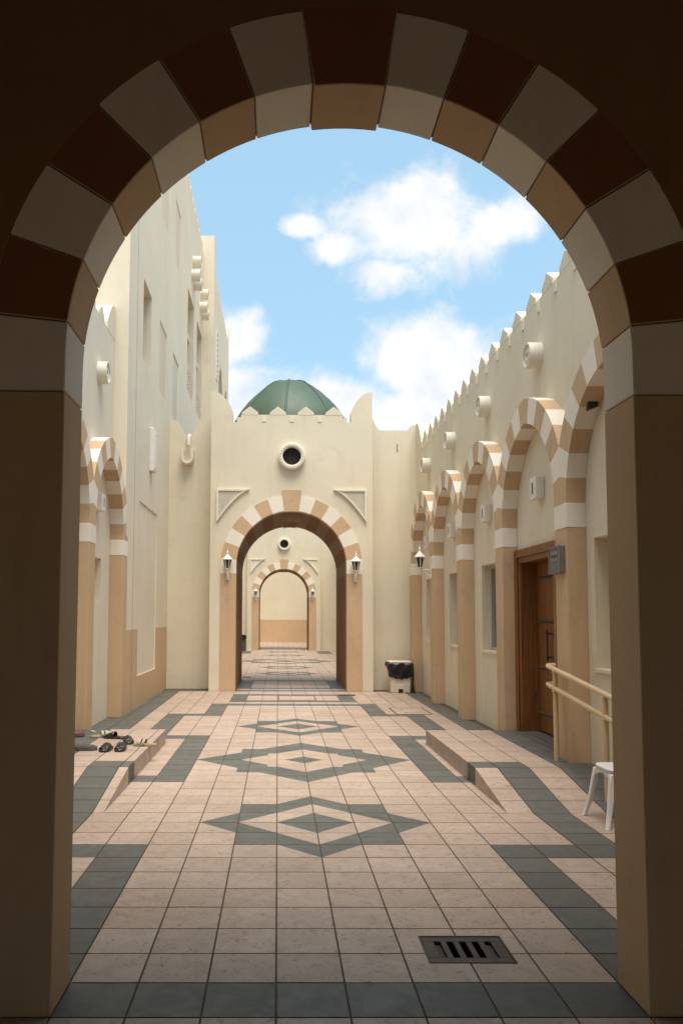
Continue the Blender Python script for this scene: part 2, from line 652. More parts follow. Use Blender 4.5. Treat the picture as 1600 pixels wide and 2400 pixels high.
def cell(j, k):
    """polygons of one grid cell by colour: {0: [...], 1: [...]}"""
    x0, x1 = j * TILE, (j + 1) * TILE
    y0, y1 = Y0 + k * TILE, Y0 + (k + 1) * TILE
    g = GAP / 2
    polys = [[(x0 + g, y0 + g), (x1 - g, y0 + g), (x1 - g, y1 - g), (x0 + g, y1 - g)]]
    mt = None
    for mo in MOTIFS:
        if abs(k + 0.5 - mo[0]) < mo[1] and abs(j - 0.5) < mo[1]:
            mt = mo
    if mt:
        cx, cy = 0.3, Y0 + mt[0] * TILE
        sx = 1 if (x0 + x1) / 2 > cx else -1
        sy = 1 if (y0 + y1) / 2 > cy else -1
        lines = [(sx, sy, r * TILE + sx * cx + sy * cy) for r in (mt[5], mt[3], mt[1])]
        for q in (mt[2], mt[4]):
            if q and abs(q - round(q)) > 1e-3:
                lines += [(1, 0, cx + sx * q * TILE), (0, 1, cy + sy * q * TILE)]
        for ln in lines:
            nxt = []
            for pl in polys:
                for ge in (True, False):
                    c = clip(pl, *ln, keep_ge=ge)
                    if len(c) >= 3 and area(c) > 1e-6:
                        nxt.append(c)
            polys = nxt
    # kerb edges and the drain
    if 10 < k < 24 or k in (10, 23):
        pass
    if j in (2, 3) and k in (1, 2):
        for ln in ((1, 0, GR[0]), (1, 0, GR[1]), (0, 1, GR[2]), (0, 1, GR[3])):
            nxt = []
            for pl in polys:
                for ge in (True, False):
                    c = clip(pl, *ln, keep_ge=ge)
                    if len(c) >= 3 and area(c) > 1e-6:
                        nxt.append(c)
            polys = nxt
    out = {0: [], 1: []}
    for pl in polys:
        mx_ = sum(p[0] for p in pl) / len(pl)
        my_ = sum(p[1] for p in pl) / len(pl)
        if GR[0] < mx_ < GR[1] and GR[2] < my_ < GR[3]:
            continue
        col = None
        if mt:
            col = motif_color((mx_ - 0.3) / TILE, (my_ - (Y0 + mt[0] * TILE)) / TILE, mt)
        if col is None:
            col = 1 if slate(j, k) else 0
        out[col].append(pl)
    return out


def tile_geo(mb, polys, z, mat=0, th=0.008, zf=None):
    for pl in polys:
        n = len(pl)
        zz = [z + (zf(p[1]) if zf else 0) for p in pl]
        mb.poly([(p[0], p[1], h) for p, h in zip(pl, zz)] + [(p[0], p[1], h - th) for p, h in zip(pl, zz)],
                [tuple(range(n))] + [(i, n + i, n + (i + 1) % n, (i + 1) % n) for i in range(n)], mat)


cells = []
for k in range(-12, 157):
    for j in range(-9, 10):
        x0, x1, yc = j * TILE, (j + 1) * TILE, Y0 + (k + 0.5) * TILE
        if k <= 0 and (x0 < -2.15 or x1 > 2.75):
            continue
        if 46 <= k <= 55 and (x0 < -0.95 or x1 > 1.55):
            continue
        vis = yc > 2.9 and yc < 17.5 and (yc < 3.6 and -0.9 <= x0 and x1 <= 1.51 or yc > 3.5 and -0.93 < (x1 if x0 < 0 else 0) / yc * 3.567 and (x0 if x0 > 0 else 0) / yc * 3.567 < 1.52)
        if 6.6 < yc < 10.1 and (x1 < XL_EDGE + 0.05 or x0 > XR_EDGE - 0.05):
            continue
        cells.append((yc if vis else 999 + yc, j, k))
cells.sort()
rest = MB()
names = 0
for d, j, k in cells:
    cc = cell(j, k)
    for col in (0, 1):
        if not cc[col]:
            continue
        if names < 298 and d < 900:
            t = MB()
            tile_geo(t, cc[col], random.uniform(-0.0006, 0.0006))
            t.build('tile', ('pink_tile', 'slate_tile')[col], floor)
            names += 1
        else:
            tile_geo(rest, cc[col], random.uniform(-0.0005, 0.0005), col)
rt = rest.build('tile_field', ['pink_tile', 'slate_tile'], floor, merge=False)
rt['kind'] = 'stuff'

# ------------------------------------------------------------------ raised landings with a ramp
LY = [6.55, 6.817, 7.083, 7.35, 7.617, 7.917] + [7.917 + (10.12 - 7.917) * i / 7 for i in range(1, 8)]
LH = 0.17


def lz(y):
    return LH * min(1.0, max(0.0, (y - 6.55) / (7.617 - 6.55)))


def landing(side):
    if side < 0:
        xe, xw, cuts = XL_EDGE, XLW, [XL_EDGE, -1.5, -1.8, -2.1, -2.4, XLW]
    else:
        xe, xw, cuts = XR_EDGE, XRW, [XR_EDGE, 2.1, 2.4, 2.7, 3.0, XRW]
    t = thing('entrance_ramp', (xe, 8.3, 0), 'tiled landing with sloping front along the %s' % ('left wall, sandals left on top' if side < 0 else 'right wall, in front of the wooden door'), 'ramp')
    prof = [(6.56, 0.0), (7.617, LH - 0.009), (10.116, LH - 0.009), (10.116, 0.0)]
    MB().prism(prof, xe - side * -0.006, xw, 'yz').build('base', 'mortar', t)
    for i in range(len(LY) - 1):
        for q in range(len(cuts) - 1):
            a, bb = sorted((cuts[q], cuts[q + 1]))
            y0, y1 = LY[i], LY[i + 1]
            g = GAP / 2
            gi = 0 if q == 0 else g
            if side > 0:
                xa, xb = a + gi, bb - g
            else:
                xa, xb = a + g, bb - gi
            dark = q >= 3 or (i <= 4 and q == 1) or (i == 4 and q <= 1)
            pl = [(xa, y0 + g), (xb, y0 + g), (xb, y1 - g), (xa, y1 - g)]
            o = MB()
            tile_geo(o, [pl], 0.0008 + random.uniform(-0.0004, 0.0004), 0, 0.008, lz)
            o.build('tile', 'slate_tile' if dark else 'pink_tile', t)
    for i in range(len(LY) - 1):                       # upright tiles on the kerb face
        y0, y1 = LY[i] + GAP / 2, LY[i + 1] - GAP / 2
        pl = [(y0, 0.003), (y1, 0.003), (y1, lz(y1) - 0.010), (y0, lz(y0) - 0.010)]
        if pl[3][1] <= 0.003:
            pl = [(y0 + 0.05, 0.003), pl[1], pl[2]]
        MB().prism(pl, xe, xe + side * 0.006, 'yz').build('kerb_tile', 'slate_tile' if i == 4 else 'pink_tile', t)
    return t


landing(-1)
landing(1)

# ------------------------------------------------------------------ round arches (the gate module)
ANG = [7.5, 19.9, 32.4, 44.9, 57.6, 70.6, 83.8]
AR, ARO, AZ = 1.2, 1.535, 2.712


def arch_pt(cx, r, a):
    return (cx + r * math.sin(R(a)), AZ + r * math.cos(R(a)))


def round_voussoirs(parent, cx, y0, y1, gap=0.0, bevel=0.0, key_up=0.10, name='voussoir', proud=0.0, mats=('white_plaster', 'beige_plaster'), face=None):
    bounds = [-x for x in reversed(ANG)] + ANG
    for i in range(len(bounds) - 1):
        a, bb = bounds[i], bounds[i + 1]
        key = i == 6
        ro = ARO + (key_up if key else 0)
        ri = AR - (0.018 if key else 0)
        ga = gap / AR * 57.3 / 2
        n = 5
        pin = [arch_pt(cx, ri, a + ga + (bb - a - 2 * ga) * q / n) for q in range(n + 1)]
        pout = [arch_pt(cx, ro, a + ga * 0.8 + (bb - a - 1.6 * ga) * q / n) for q in range(n + 1)]
        if key:
            pout = [(cx - 0.21, AZ + ro), (cx + 0.21, AZ + ro)]
        m = mats[0] if i % 2 == 1 else mats[1]
        ya = y0 - (0.012 if key else 0) - random.uniform(0, proud)
        o = MB().prism(pin + pout[::-1], ya, y1, 'xz').build('keystone' if key else name, m, parent, bevel=bevel)
        if face and m == mats[1]:                    # beige darkened on the side inside the gate, shade put into the colour
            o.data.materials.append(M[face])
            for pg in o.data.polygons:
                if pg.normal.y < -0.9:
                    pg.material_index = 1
    for sx in (-1, 1):
        ga = gap / AR * 57.3 / 2
        p = [(cx + sx * AR, 2.54 + gap), (cx + sx * AR, AZ)] + [arch_pt(cx, AR, sx * (89 - q * (89 - 83.8 - ga) / 2)) for q in range(1, 3)]
        p += [arch_pt(cx, ARO, sx * (83.8 + ga)), (cx + sx * ARO, AZ), (cx + sx * ARO, 2.54 + gap)]
        MB().prism(p, y0, y1, 'xz').build('springer', mats[0], parent, bevel=bevel)
        x0, x1 = sorted((cx + sx * AR, cx + sx * ARO))
        MB().box(x0, x1, y0, y1, 0.0, 2.54).build('jamb', mats[1], parent, bevel=bevel)


def arch_samples(cx, xs, hi):
    """samples for a wall around the arch"""
    out = []
    for x in xs:
        dx = x - cx
        lo = AZ + math.sqrt(max(0, ARO * ARO - dx * dx)) if abs(dx) < ARO else 0.0
        out.append((x, lo, hi(x)))
    return out


# ---- the gate we stand in
fg = thing('gateway', (0.3, Y0, 0), 'dark gateway with striped arch in the foreground framing the court', 'gateway')
w = MB()
xs = [0.3 + (ARO + 0.003) * math.sin(R(a)) for a in range(-90, 91, 5)]
HI = 6.0
smp = [(-3.4, 0, HI), (xs[0], 0, HI)] + [(x, AZ + math.sqrt(max(0, (ARO + 0.003) ** 2 - (x - 0.3) ** 2)), HI) for x in xs] + [(xs[-1], 0, HI), (3.9, 0, HI)]
profile_wall(w, smp, Y0 + 0.008, Y0 + 0.30)
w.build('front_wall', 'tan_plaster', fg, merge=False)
round_voussoirs(fg, 0.3, Y0, Y0 + 0.30, gap=0.006, bevel=0.004, key_up=0.0, proud=0.005, face='shaded_beige_plaster')
mo = MB()                                            # mortar behind the joints
rg = [arch_pt(0.3, AR + 0.012, a) for a in range(-88, 89, 4)] + [arch_pt(0.3, ARO - 0.01, a) for a in range(88, -89, -4)]
mo.prism(rg, Y0 + 0.008, Y0 + 0.29, 'xz').build('mortar', 'mortar', fg)
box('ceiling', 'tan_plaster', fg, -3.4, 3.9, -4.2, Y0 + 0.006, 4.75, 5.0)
box('side_wall', 'cream_plaster', fg, -1.70, -1.45, -4.2, Y0 + 0.006, 0, 4.748)
box('side_wall', 'cream_plaster', fg, 2.05, 2.3, -4.2, Y0 + 0.006, 0, 4.748)
w = MB()
for a in ((-3.4, -0.4, 0, 6.0), (-0.4, 2.0, 2.75, 6.0), (2.0, 3.9, 0, 6.0)):
    w.box(a[0], a[1], -4.5, -4.2, a[2], a[3])
w.build('unseen_rear_wall', 'tan_plaster', fg, merge=False)  # unseen wall, its opening made up to light the pillar fronts
box('roof', 'cream_plaster', fg, -3.4, 3.9, -4.2, Y0 + 0.007, 5.001, 5.4)


# ---- gatehouse at the far end of a court
def gatehouse(y, depth, label, dome, cx=0.29, hl=1.77, full=True):
    t = thing('gatehouse', (cx, y, 0), label, 'gatehouse')
    xl, xr = cx - hl, cx + hl

    def hi(x, _e=0.447):
        return 6.04
    smp = []
    n = 8
    for i in range(n + 1):
        u = i / n
        x = xl + 0.03 + 0.44 * u
        smp.append((x, 6.11 + 0.447 * math.sin(math.pi / 2 * (1 - u) ** 0.8)))
    smp = [(xl, 6.557)] + smp
    x = xl + 0.47
    smp += [(x, 5.87), (x + 0.09, 5.87), (x + 0.09, 5.98), (x + 0.18, 5.98), (x + 0.18, 6.04)]
    left = smp
    right = [(2 * cx - a, h) for a, h in reversed(left)]
    top = left + right
    # add samples for the arch
    ex = sorted([cx + (ARO + 0.002) * math.sin(R(a)) for a in range(-90, 91, 6)])

    def topz(xx):
        for i in range(len(top) - 1):
            if top[i][0] <= xx <= top[i + 1][0] and top[i + 1][0] - top[i][0] > 1e-6:
                s = (xx - top[i][0]) / (top[i + 1][0] - top[i][0])
                return top[i][1] + s * (top[i + 1][1] - top[i][1])
        return 6.04

    def low(xx):
        d = abs(xx - cx)
        return AZ + math.sqrt(max(0, (ARO + 0.002) ** 2 - d * d)) if d < ARO + 0.002 else 0.0
    allp = [(a, h, 0) for a, h in top] + [(a, None, 1) for a in ex]
    pts = []
    idx = 0
    for a, h in top:
        pts.append((a, idx, h))
        idx += 1
    for a in ex:
        pos = sum(1 for q in top if q[0] < a)
        pts.append((a, pos - 0.5, topz(a)))
    pts.sort(key=lambda q: (q[0], q[1]))
    samples = []
    for a, _, h in pts:
        samples.append((a, low(a), h))
    # vertical drop at the jamb lines
    o2 = []
    for s_ in samples:
        if abs(s_[0] - ex[0]) < 1e-6:
            o2 += [(s_[0], 0, s_[2]), (s_[0], AZ, s_[2])]
        elif abs(s_[0] - ex[-1]) < 1e-6:
            o2 += [(s_[0], AZ, s_[2]), (s_[0], 0, s_[2])]
        else:
            o2.append(s_)
    w = MB()
    # round hole for the oculus is cut as an inset ring: keep the wall solid, the ring stands proud and holds a deep dark eye
    profile_wall(w, o2, y, y + 0.3)
    w.build('front_wall', 'cream_plaster', t, merge=False)
    round_voussoirs(t, cx, y - 0.02, y + 0.22, gap=0.0, key_up=0.12, proud=0.006)
    round_voussoirs(t, cx, y + 0.221, y + depth, gap=0.0, key_up=0.0, name='vault_band', mats=('dun_plaster', 'tan_plaster'))  # vault and inner jambs in darker browns, passage shade put into the colour
    bl = [(xl + 0.01, 0, 5.5), (ex[0], 0, 5.5)] + [(a, low(a), 5.5) for a in ex] + [(ex[-1], 0, 5.5), (xr - 0.01, 0, 5.5)]
    w = MB()
    profile_wall(w, bl, y + 0.302, y + depth - 0.01)
    w.build('body', 'cream_plaster', t, merge=False)
    for i in range(4):
        mxx = cx - 0.92 + 0.613 * i
        MB().prism([(mxx - 0.177, 6.03), (mxx - 0.177, 6.09), (mxx, 6.225), (mxx + 0.177, 6.09), (mxx + 0.177, 6.03)], y - 0.004, y + 0.304, 'xz').build('merlon', 'cream_plaster', t, bevel=0.006)
        if i < 3:
            box('scupper', 'trim_plaster', t, mxx + 0.306 - 0.045, mxx + 0.306 + 0.045, y - 0.012, y + 0.1, 5.885, 6.0)
    # oculus ring
    oz = 5.10
    MB().lathe([(0.20, 0.02), (0.20, -0.13), (0.215, -0.145), (0.275, -0.145), (0.292, -0.13), (0.30, 0.02)], 36, 'y', (cx, y, oz)).build('oculus_ring', 'trim_plaster', t, smooth=True)
    if full:
        for q in range(24):
            a = 2 * math.pi * q / 24
            c = (cx + 0.246 * math.cos(a), y - 0.146, oz + 0.246 * math.sin(a))
            MB().lathe([(0.014, 0.004), (0.018, -0.004), (0.008, -0.010)], 6, 'y', c).build('ring_bead', 'trim_plaster', t, smooth=True)
    MB().lathe([(0.2, 0.0), (0.2, -0.012)], 36, 'y', (cx, y, oz)).build('oculus_eye', 'dark_void', t)
    # carved spandrel panels
    for sx in (-1, 1):
        X = lambda u: cx + sx * u
        zt, xo = 4.375, 1.635
        hyp = [(0.92 + (xo - 0.92) * q / 8, zt - (zt - 3.66) * (q / 8) ** 1.45) for q in range(9)]
        outer = [(X(a), z) for a, z in hyp] + [(X(xo), zt)]
        sp = MB().prism(outer, y - 0.02, y + 0.02, 'xz').build('spandrel_panel', 'trim_plaster', t)
        fr = 0.045
        loop = [Vector((a, z)) for a, z in outer]
        cen = Vector((X(1.43), 4.2))
        inner = [cen + (p - cen) * 0.80 for p in loop]
        fm = MB()
        nn = len(loop)
        for i in range(nn):
            a, bb, c, d = loop[i], loop[(i + 1) % nn], inner[(i + 1) % nn], inner[i]
            fm.prism([(a.x, a.y), (bb.x, bb.y), (c.x, c.y), (d.x, d.y)], y - 0.055, y - 0.021, 'xz')
        ob = fm.build('panel_frame', 'trim_plaster')
        ob.parent = sp
        ob.matrix_parent_inverse = sp.matrix_parent_inverse @ Matrix.Identity(4)
        ob.matrix_parent_inverse = Matrix.Identity(4)
        if full:
            lt = MB()
            for i in range(26):
                for q in range(26):
                    px_, pz_ = 0.92 + 0.028 * i + (0.014 if q % 2 else 0), 3.68 + 0.027 * q
                    # inside the inner outline?
                    uu = Vector((X(px_), pz_))
                    ins = False
                    for e in range(nn):
                        a, bb = inner[e], inner[(e + 1) % nn]
                        if (a.y > uu.y) != (bb.y > uu.y) and uu.x < (bb.x - a.x) * (uu.y - a.y) / (bb.y - a.y) + a.x:
                            ins = not ins
                    if ins:
                        lt.prism([(X(px_) - 0.010, pz_), (X(px_), pz_ - 0.010), (X(px_) + 0.010, pz_), (X(px_), pz_ + 0.010)], y - 0.034, y - 0.019, 'xz')
            ol = lt.build('carving', 'trim_plaster', merge=False)
            ol.parent = sp
            ol['kind'] = 'stuff'
    if dome:
        dc = (cx - 0.02, y + 1.6, 7.246)
        pr = [(0.0, 0), (0.16, -0.005), (0.32, -0.024), (0.5, -0.09), (0.7, -0.23), (0.92, -0.43), (1.06, -0.58), (1.2, -0.76), (1.32, -0.95), (1.40, -1.15), (1.43, -1.4), (1.43, -1.746)]
        n, rot = 48, R(-90 - 5)
        dm = MB()
        v, f = [], []
        for r_, h in pr:
            for i in range(n):
                a = rot + 2 * math.pi * i / n
                seg = ((i / n * 8) % 1) - 0.5
                k = (math.cos(math.pi / 8) / math.cos(seg * math.pi / 4)) * 0.25 + 0.75
                k = k
                v.append((dc[0] + r_ * k * math.cos(a), dc[1] + r_ * k * math.sin(a), dc[2] + h))
        for q in range(len(pr) - 1):
            for i in range(n):
                f.append((q * n + i, q * n + (i + 1) % n, (q + 1) * n + (i + 1) % n, (q + 1) * n + i))
        dm.poly(v, f)
        do = dm.build('dome', 'green_dome', t, smooth='all')
        for i in range(8):
            a = rot + 2 * math.pi * i / 8
            st = MB().tube([(dc[0] + r_ * math.cos(a), dc[1] + r_ * math.sin(a), dc[2] + h + 0.004) for r_, h in pr[1:]], 0.022, 6)
            so = st.build('dome_seam', 'green_dome', smooth='all')
            so.parent = do
        box('roof', 'cream_plaster', t, xl + 0.02, xr - 0.02, y + 0.302, y + depth - 0.02, 5.501, 5.6)
    else:
        box('roof', 'cream_plaster', t, xl + 0.02, xr - 0.02, y + 0.302, y + depth - 0.02, 5.501, 5.6)
    return t


YF = 17.10
gh = gatehouse(YF, 3.1, 'cream domed gatehouse with striped round arch closing the court', True)
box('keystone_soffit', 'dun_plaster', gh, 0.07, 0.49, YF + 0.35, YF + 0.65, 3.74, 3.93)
gatehouse(37.9, 2.6, 'small farther gatehouse seen through the striped arch of the domed gatehouse', False, full=False)

# ------------------------------------------------------------------ side arcades
PW, PITCH = 0.33, 2.28


def merlon_row(parent, xa, xb, ys, zv, mat):
    for y in ys:
        MB().prism([(y - 0.185, zv - 0.01), (y - 0.185, zv + 0.07), (y - 0.10, zv + 0.13), (y, zv + 0.205), (y + 0.10, zv + 0.13), (y + 0.185, zv + 0.07), (y + 0.185, zv - 0.01)],
                   xa, xb, 'yz').build('merlon', mat, parent, bevel=0.008)


def arcade(t, side, piers, xf, xw, dz):
    """piers (near edge Y), pointed arches between them, striped voussoirs"""
    sgn = -1 if side > 0 else 1                     # outward direction of the face
    capz0, z0 = 2.535 + dz, 2.785 + dz
    for p in piers:
        x0, x1 = sorted((xf, xw))
        MB().box(x0, x1, p, p + PW, 0, capz0).build('pier', 'beige_plaster', t, bevel=0.006)
        MB().box(x0 - (0.004 if side > 0 else 0), x1 + (0.004 if side < 0 else 0), p - 0.004, p + PW + 0.004, capz0, z0).build('capital', 'white_plaster', t, bevel=0.005)
    a, off = (PITCH - PW) / 2, 0.167
    Rr = a + off
    Ro = Rr + 0.30
    fm = math.degrees(math.acos(off / Rr))
    fo = math.degrees(math.acos(off / Ro))
    st = fm / 6.5
    for i in range(len(piers) - 1):
        yc = piers[i] + PW + a
        pc0, pc1 = piers[i] + PW / 2, piers[i + 1] + PW / 2
        for hs in (-1, 1):
            for q in range(6):
                a0, a1 = q * st, (q + 1) * st
                n = 3

                def pt(r_, an):
                    return (yc + hs * (-off + r_ * math.cos(R(an))), z0 + r_ * math.sin(R(an)))
                inn = [pt(Rr, a0 + (a1 - a0) * s / n) for s in range(n + 1)]
                out = [pt(Ro, a0 + (a1 - a0) * s / n) for s in range(n + 1)]
                pl = inn + out[::-1]
                if hs < 0:
                    pl = clip(pl, 1, 0, pc0, True)
                else:
                    pl = clip(pl, 1, 0, pc1, False)
                if q == 0:                           # fill between the first stone and the capital
                    pl = [(p_[0], max(p_[1], z0)) for p_ in pl]
                if len(pl) < 3:
                    continue
                jit = random.uniform(0, 0.004)
                x0, x1 = sorted((xf + sgn * jit * 0, xw))
                xx0, xx1 = (x0 - jit, x1) if side > 0 else (x0, x1 + jit)
                MB().prism(pl, xx0, xx1, 'yz').build('voussoir', 'beige_plaster' if q % 2 == 0 else 'white_plaster', t, bevel=0.003)
        ka = 6 * st
        L = lambda r_, an, hs: (yc + hs * (-off + r_ * math.cos(R(an))), z0 + r_ * math.sin(R(an)))
        pl = [L(Rr, ka, -1), L(Rr, (ka + fm) / 2, -1), (yc, z0 + Rr * math.sin(R(fm))), L(Rr, (ka + fm) / 2, 1), L(Rr, ka, 1),
              L(Ro, ka, 1), (yc, z0 + Ro * math.sin(R(fo))), L(Ro, ka, -1)]
        x0, x1 = sorted((xf, xw))
        MB().prism(pl, x0 - 0.002, x1 + 0.002 if side < 0 else x1, 'yz').build('keystone', 'beige_plaster', t, bevel=0.003)


def roundel(t, x, sgn, y, z, r=0.152, ln=0.16):
    prof = [(r * 1.02, 0.0), (r, ln * 0.2), (r, ln), (r * 0.86, ln), (r * 0.80, ln - 0.035), (r * 0.52, ln - 0.035), (r * 0.46, ln - 0.012), (r * 0.30, ln - 0.012), (r * 0.24, ln - 0.05), (0.004, ln - 0.05)]
    MB().lathe([(a, h * sgn) for a, h in prof], 28, 'x', (x, y, z)).build('roundel', 'trim_plaster', t, smooth=True)


def window(t, xw, sgn, y0, y1, z0, z1, d, glazed=True):
    """sgn: direction into the wall"""
    x = xw + sgn * d
    if not glazed:
        xa, xb = sorted((x, x + sgn * 0.05))
        return box('blind_panel', 'cream_plaster', t, xa, xb, y0 - 0.02, y1 + 0.02, z0 - 0.02, z1 + 0.02)
    xa, xb = sorted((x + sgn * 0.025, x + sgn * 0.05))
    wd = box('window', 'window_glass', t, xa, xb, y0 - 0.02, y1 + 0.02, z0 - 0.02, z1 + 0.02)
    xa, xb = sorted((x - sgn * 0.03, x + sgn * 0.024))
    for a in ((y0, y0 + 0.05, z0, z1), (y1 - 0.05, y1, z0, z1), (y0 + 0.051, y1 - 0.051, z0, z0 + 0.05), (y0 + 0.051, y1 - 0.051, z1 - 0.05, z1), ((y0 + y1) / 2 - 0.03, (y0 + y1) / 2 + 0.03, z0 + 0.051, z1 - 0.051)):
        o = MB().box(xa, xb, *a).build('frame', 'aluminium')
        o.parent = wd
    return wd


# ---- right arcade building
DR = -0.025
ra = thing('arcade_building', (3.1, 10, 0), 'cream building along the right side with striped pointed arches and crenellated parapet', 'building')
pr_r = [3.60 - 0.28 + PITCH * 0, 5.60, 7.88, 10.16, 12.44, 14.72, 17.0]
pr_r[0] = 3.575
door = (8.66, 10.105, 0.17, 2.41, 0.22)
opn = [(4.2, 5.2, 1.10, 2.385, 0.28), (6.6, 7.69, 1.11, 2.385, 0.28), door, (10.97, 11.97, 1.11, 2.385, 0.28), (13.25, 14.27, 1.11, 2.385, 0.28), (15.53, 16.5, 1.11, 2.385, 0.28)]
w = MB()
ZV = 5.40
rect_wall(w, 'x', XRW, 3.57, 17.55, 0, ZV, opn, 1)
w.face([(XRW, 3.57, ZV), (XRW, 17.55, ZV), (XRW + 0.25, 17.55, ZV), (XRW + 0.25, 3.57, ZV)])
w.face([(XRW + 0.25, 3.57, ZV), (XRW + 0.25, 17.55, ZV), (XRW + 0.25, 17.55, 4.6), (XRW + 0.25, 3.57, 4.6)])
w.build('wall', 'cream_plaster', ra, merge=False)
box('roof', 'cream_plaster', ra, XRW + 0.251, 8, 3.6, 17.5, 4.6, 4.8)
box('back_body', 'cream_plaster', ra, XRW + 0.6, 8, 3.6, 17.5, 0, 4.59)
merlon_row(ra, XRW - 0.003, XRW + 0.253, [8.88 + 0.587 * i for i in range(-8, 14)], ZV, 'cream_plaster')
hn = [(16.95, ZV), (16.95, ZV + 0.12)] + [(16.95 + 0.5 * q / 6, ZV + 0.12 + 0.43 * math.sin(R(90 * q / 6))) for q in range(1, 7)] + [(17.55, ZV + 0.55), (17.55, ZV)]
MB().prism(hn, XRW - 0.004, XRW + 0.254, 'yz').build('merlon', 'cream_plaster', ra)
for i in range(-8, 14):
    y = 8.88 + 0.587 * i + 0.2935
    if y < 16.9:
        box('scupper', 'trim_plaster', ra, XRW - 0.02, XRW + 0.1, y - 0.035, y + 0.035, ZV - 0.16, ZV - 0.02)
# piers differ at the near end: first pier stands against the gate
class _P:
    pass


def arcade_irregular():
    arcade(ra, 1, pr_r[1:], XRF, XRW, DR)
    box('pier', 'beige_plaster', ra, XRF, XRW, 3.575, 3.65, 0, 2.5)


arcade_irregular()
for i, p in enumerate(pr_r[1:-1]):
    roundel(ra, XRW, -1, p + PW + 0.975, 4.72)
for a in (opn[0], opn[1]):
    window(ra, XRW, 1, *a[:5], glazed=False)
for a in opn[3:]:
    window(ra, XRW, 1, a[0], a[1], a[2], a[3], 0.16)
for a in opn:
    if a is not door:
        box('sill', 'cream_plaster', ra, XRW - 0.015, XRW + 0.05, a[0] - 0.02, a[1] + 0.02, 1.075, 1.108)
# wooden door
d0, d1, dzb, dzt, dd = door
dr = MB()
npl = 7
lw = (d1 - d0 - 0.22) / npl
dl = box('door', 'wood', ra, XRW + dd, XRW + dd + 0.02, d0 + 0.11, d1 - 0.11, dzb + 0.02, dzt - 0.12)
for i in range(npl):
    o = MB().box(XRW + dd - 0.03, XRW + dd - 0.001, d0 + 0.11 + lw * i + 0.002, d0 + 0.11 + lw * (i + 1) - 0.002, dzb + 0.025, dzt - 0.122).build('plank', 'wood', bevel=0.004)
    o.parent = dl
stud = MB().lathe([(0.016, 0.0), (0.015, -0.012), (0.009, -0.022), (0.002, -0.025)], 8, 'x').build('stud', 'stud_iron', smooth='all')
stud_me = stud.data
bpy.data.objects.remove(stud)
for z in (0.42, 0.98, 1.55, 2.1):
    for i in range(19):
        o = bpy.data.objects.new('stud', stud_me)
        COL.objects.link(o)
        o.parent = dl
        o.location = (XRW + dd - 0.031, d0 + 0.15 + (d1 - d0 - 0.3) * i / 18, z)
hb = MB()
hy = 9.45
hb.tube([(XRW + dd - 0.10, hy, 1.08), (XRW + dd - 0.10, hy, 1.46)], 0.013, 8)
for z in (1.13, 1.41):
    hb.tube([(XRW + dd - 0.10, hy, z), (XRW + dd - 0.03, hy, z)], 0.010, 8)
    hb.lathe([(0.02, z - 0.015), (0.022, z), (0.02, z + 0.015)], 8, 'z', (XRW + dd - 0.10, hy, 0))
    hb.tube([(XRW + dd - 0.04, hy, z), (XRW + dd - 0.045, hy - 0.09, z), (XRW + dd - 0.06, hy - 0.115, z - 0.03)], 0.008, 6)
o = hb.build('handle', 'iron', smooth=True)
o.parent = dl
xa, xb = XRW - 0.03, XRW + dd + 0.02
for a in ((d0 + 0.003, d0 + 0.11, dzb, dzt - 0.003), (d1 - 0.11, d1 - 0.003, dzb, dzt - 0.003), (d0 + 0.111, d1 - 0.111, dzt - 0.12, dzt - 0.003)):
    MB().box(xa, xb, *a).build('door_frame', 'wood', ra, bevel=0.008)
for a in ((d0 - 0.05, d0 + 0.055, dzb, dzt + 0.05), (d1 - 0.053, d1 + 0.048, dzb, dzt + 0.05), (d0 + 0.056, d1 - 0.054, dzt - 0.05, dzt + 0.05)):
    MB().box(XRW - 0.055, XRW - 0.031, *a).build('door_trim', 'wood', ra, bevel=0.006)
box('door_step', 'slate_tile', ra, XRW - 0.001, XRW + dd, d0 + 0.111, d1 - 0.111, 0.0, 0.176)

# ---- left arcade wall
DL = 0.035
la = thing('arcade_wall', (XLW, 8, 0), 'low crenellated wall on the left with striped pointed arches, beside the tall building', 'wall')
opl = [(11.0, 12.0, 1.79, 2.47, 0.28), (8.72, 9.72, 1.79, 2.47, 0.28), (6.44, 7.44, 1.79, 2.47, 0.28)]
w = MB()
ZL = 6.12
rect_wall(w, 'x', XLW, 3.57, 12.698, 0, ZL, opl, -1)
w.face([(XLW, 3.57, ZL), (XLW, 12.698, ZL), (XLW - 0.25, 12.698, ZL), (XLW - 0.25, 3.57, ZL)])
w.face([(XLW - 0.25, 3.57, ZL), (XLW - 0.25, 12.698, ZL), (XLW - 0.25, 12.698, 5.3), (XLW - 0.25, 3.57, 5.3)])
w.build('wall', 'pale_plaster', la, merge=False)
box('roof', 'cream_plaster', la, -8, XLW - 0.251, 3.6, 12.6, 5.2, 5.4)
merlon_row(la, XLW - 0.253, XLW + 0.003, [11.72 - 0.587 * i for i in range(14)], ZL, 'pale_plaster')
hn = [(12.10, ZL - 0.01), (12.10, ZL + 0.1)] + [(12.10 + 0.5 * q / 6, ZL + 0.1 + 0.43 * math.sin(R(90 * q / 6))) for q in range(1, 7)] + [(12.697, ZL + 0.53), (12.697, ZL - 0.01)]
MB().prism(hn, XLW - 0.254, XLW + 0.004, 'yz').build('merlon', 'pale_plaster', la)
pr_l = [12.60 - PITCH * i for i in range(3, -1, -1)]
arcade(la, -1, pr_l, XLF, XLW, DL)
for p in pr_l[:-1]:
    roundel(la, XLW, 1, p + PW + 0.975, 5.24, 0.165, 0.14)
for a in opl:
    window(la, XLW, -1, *a[:5], glazed=False)

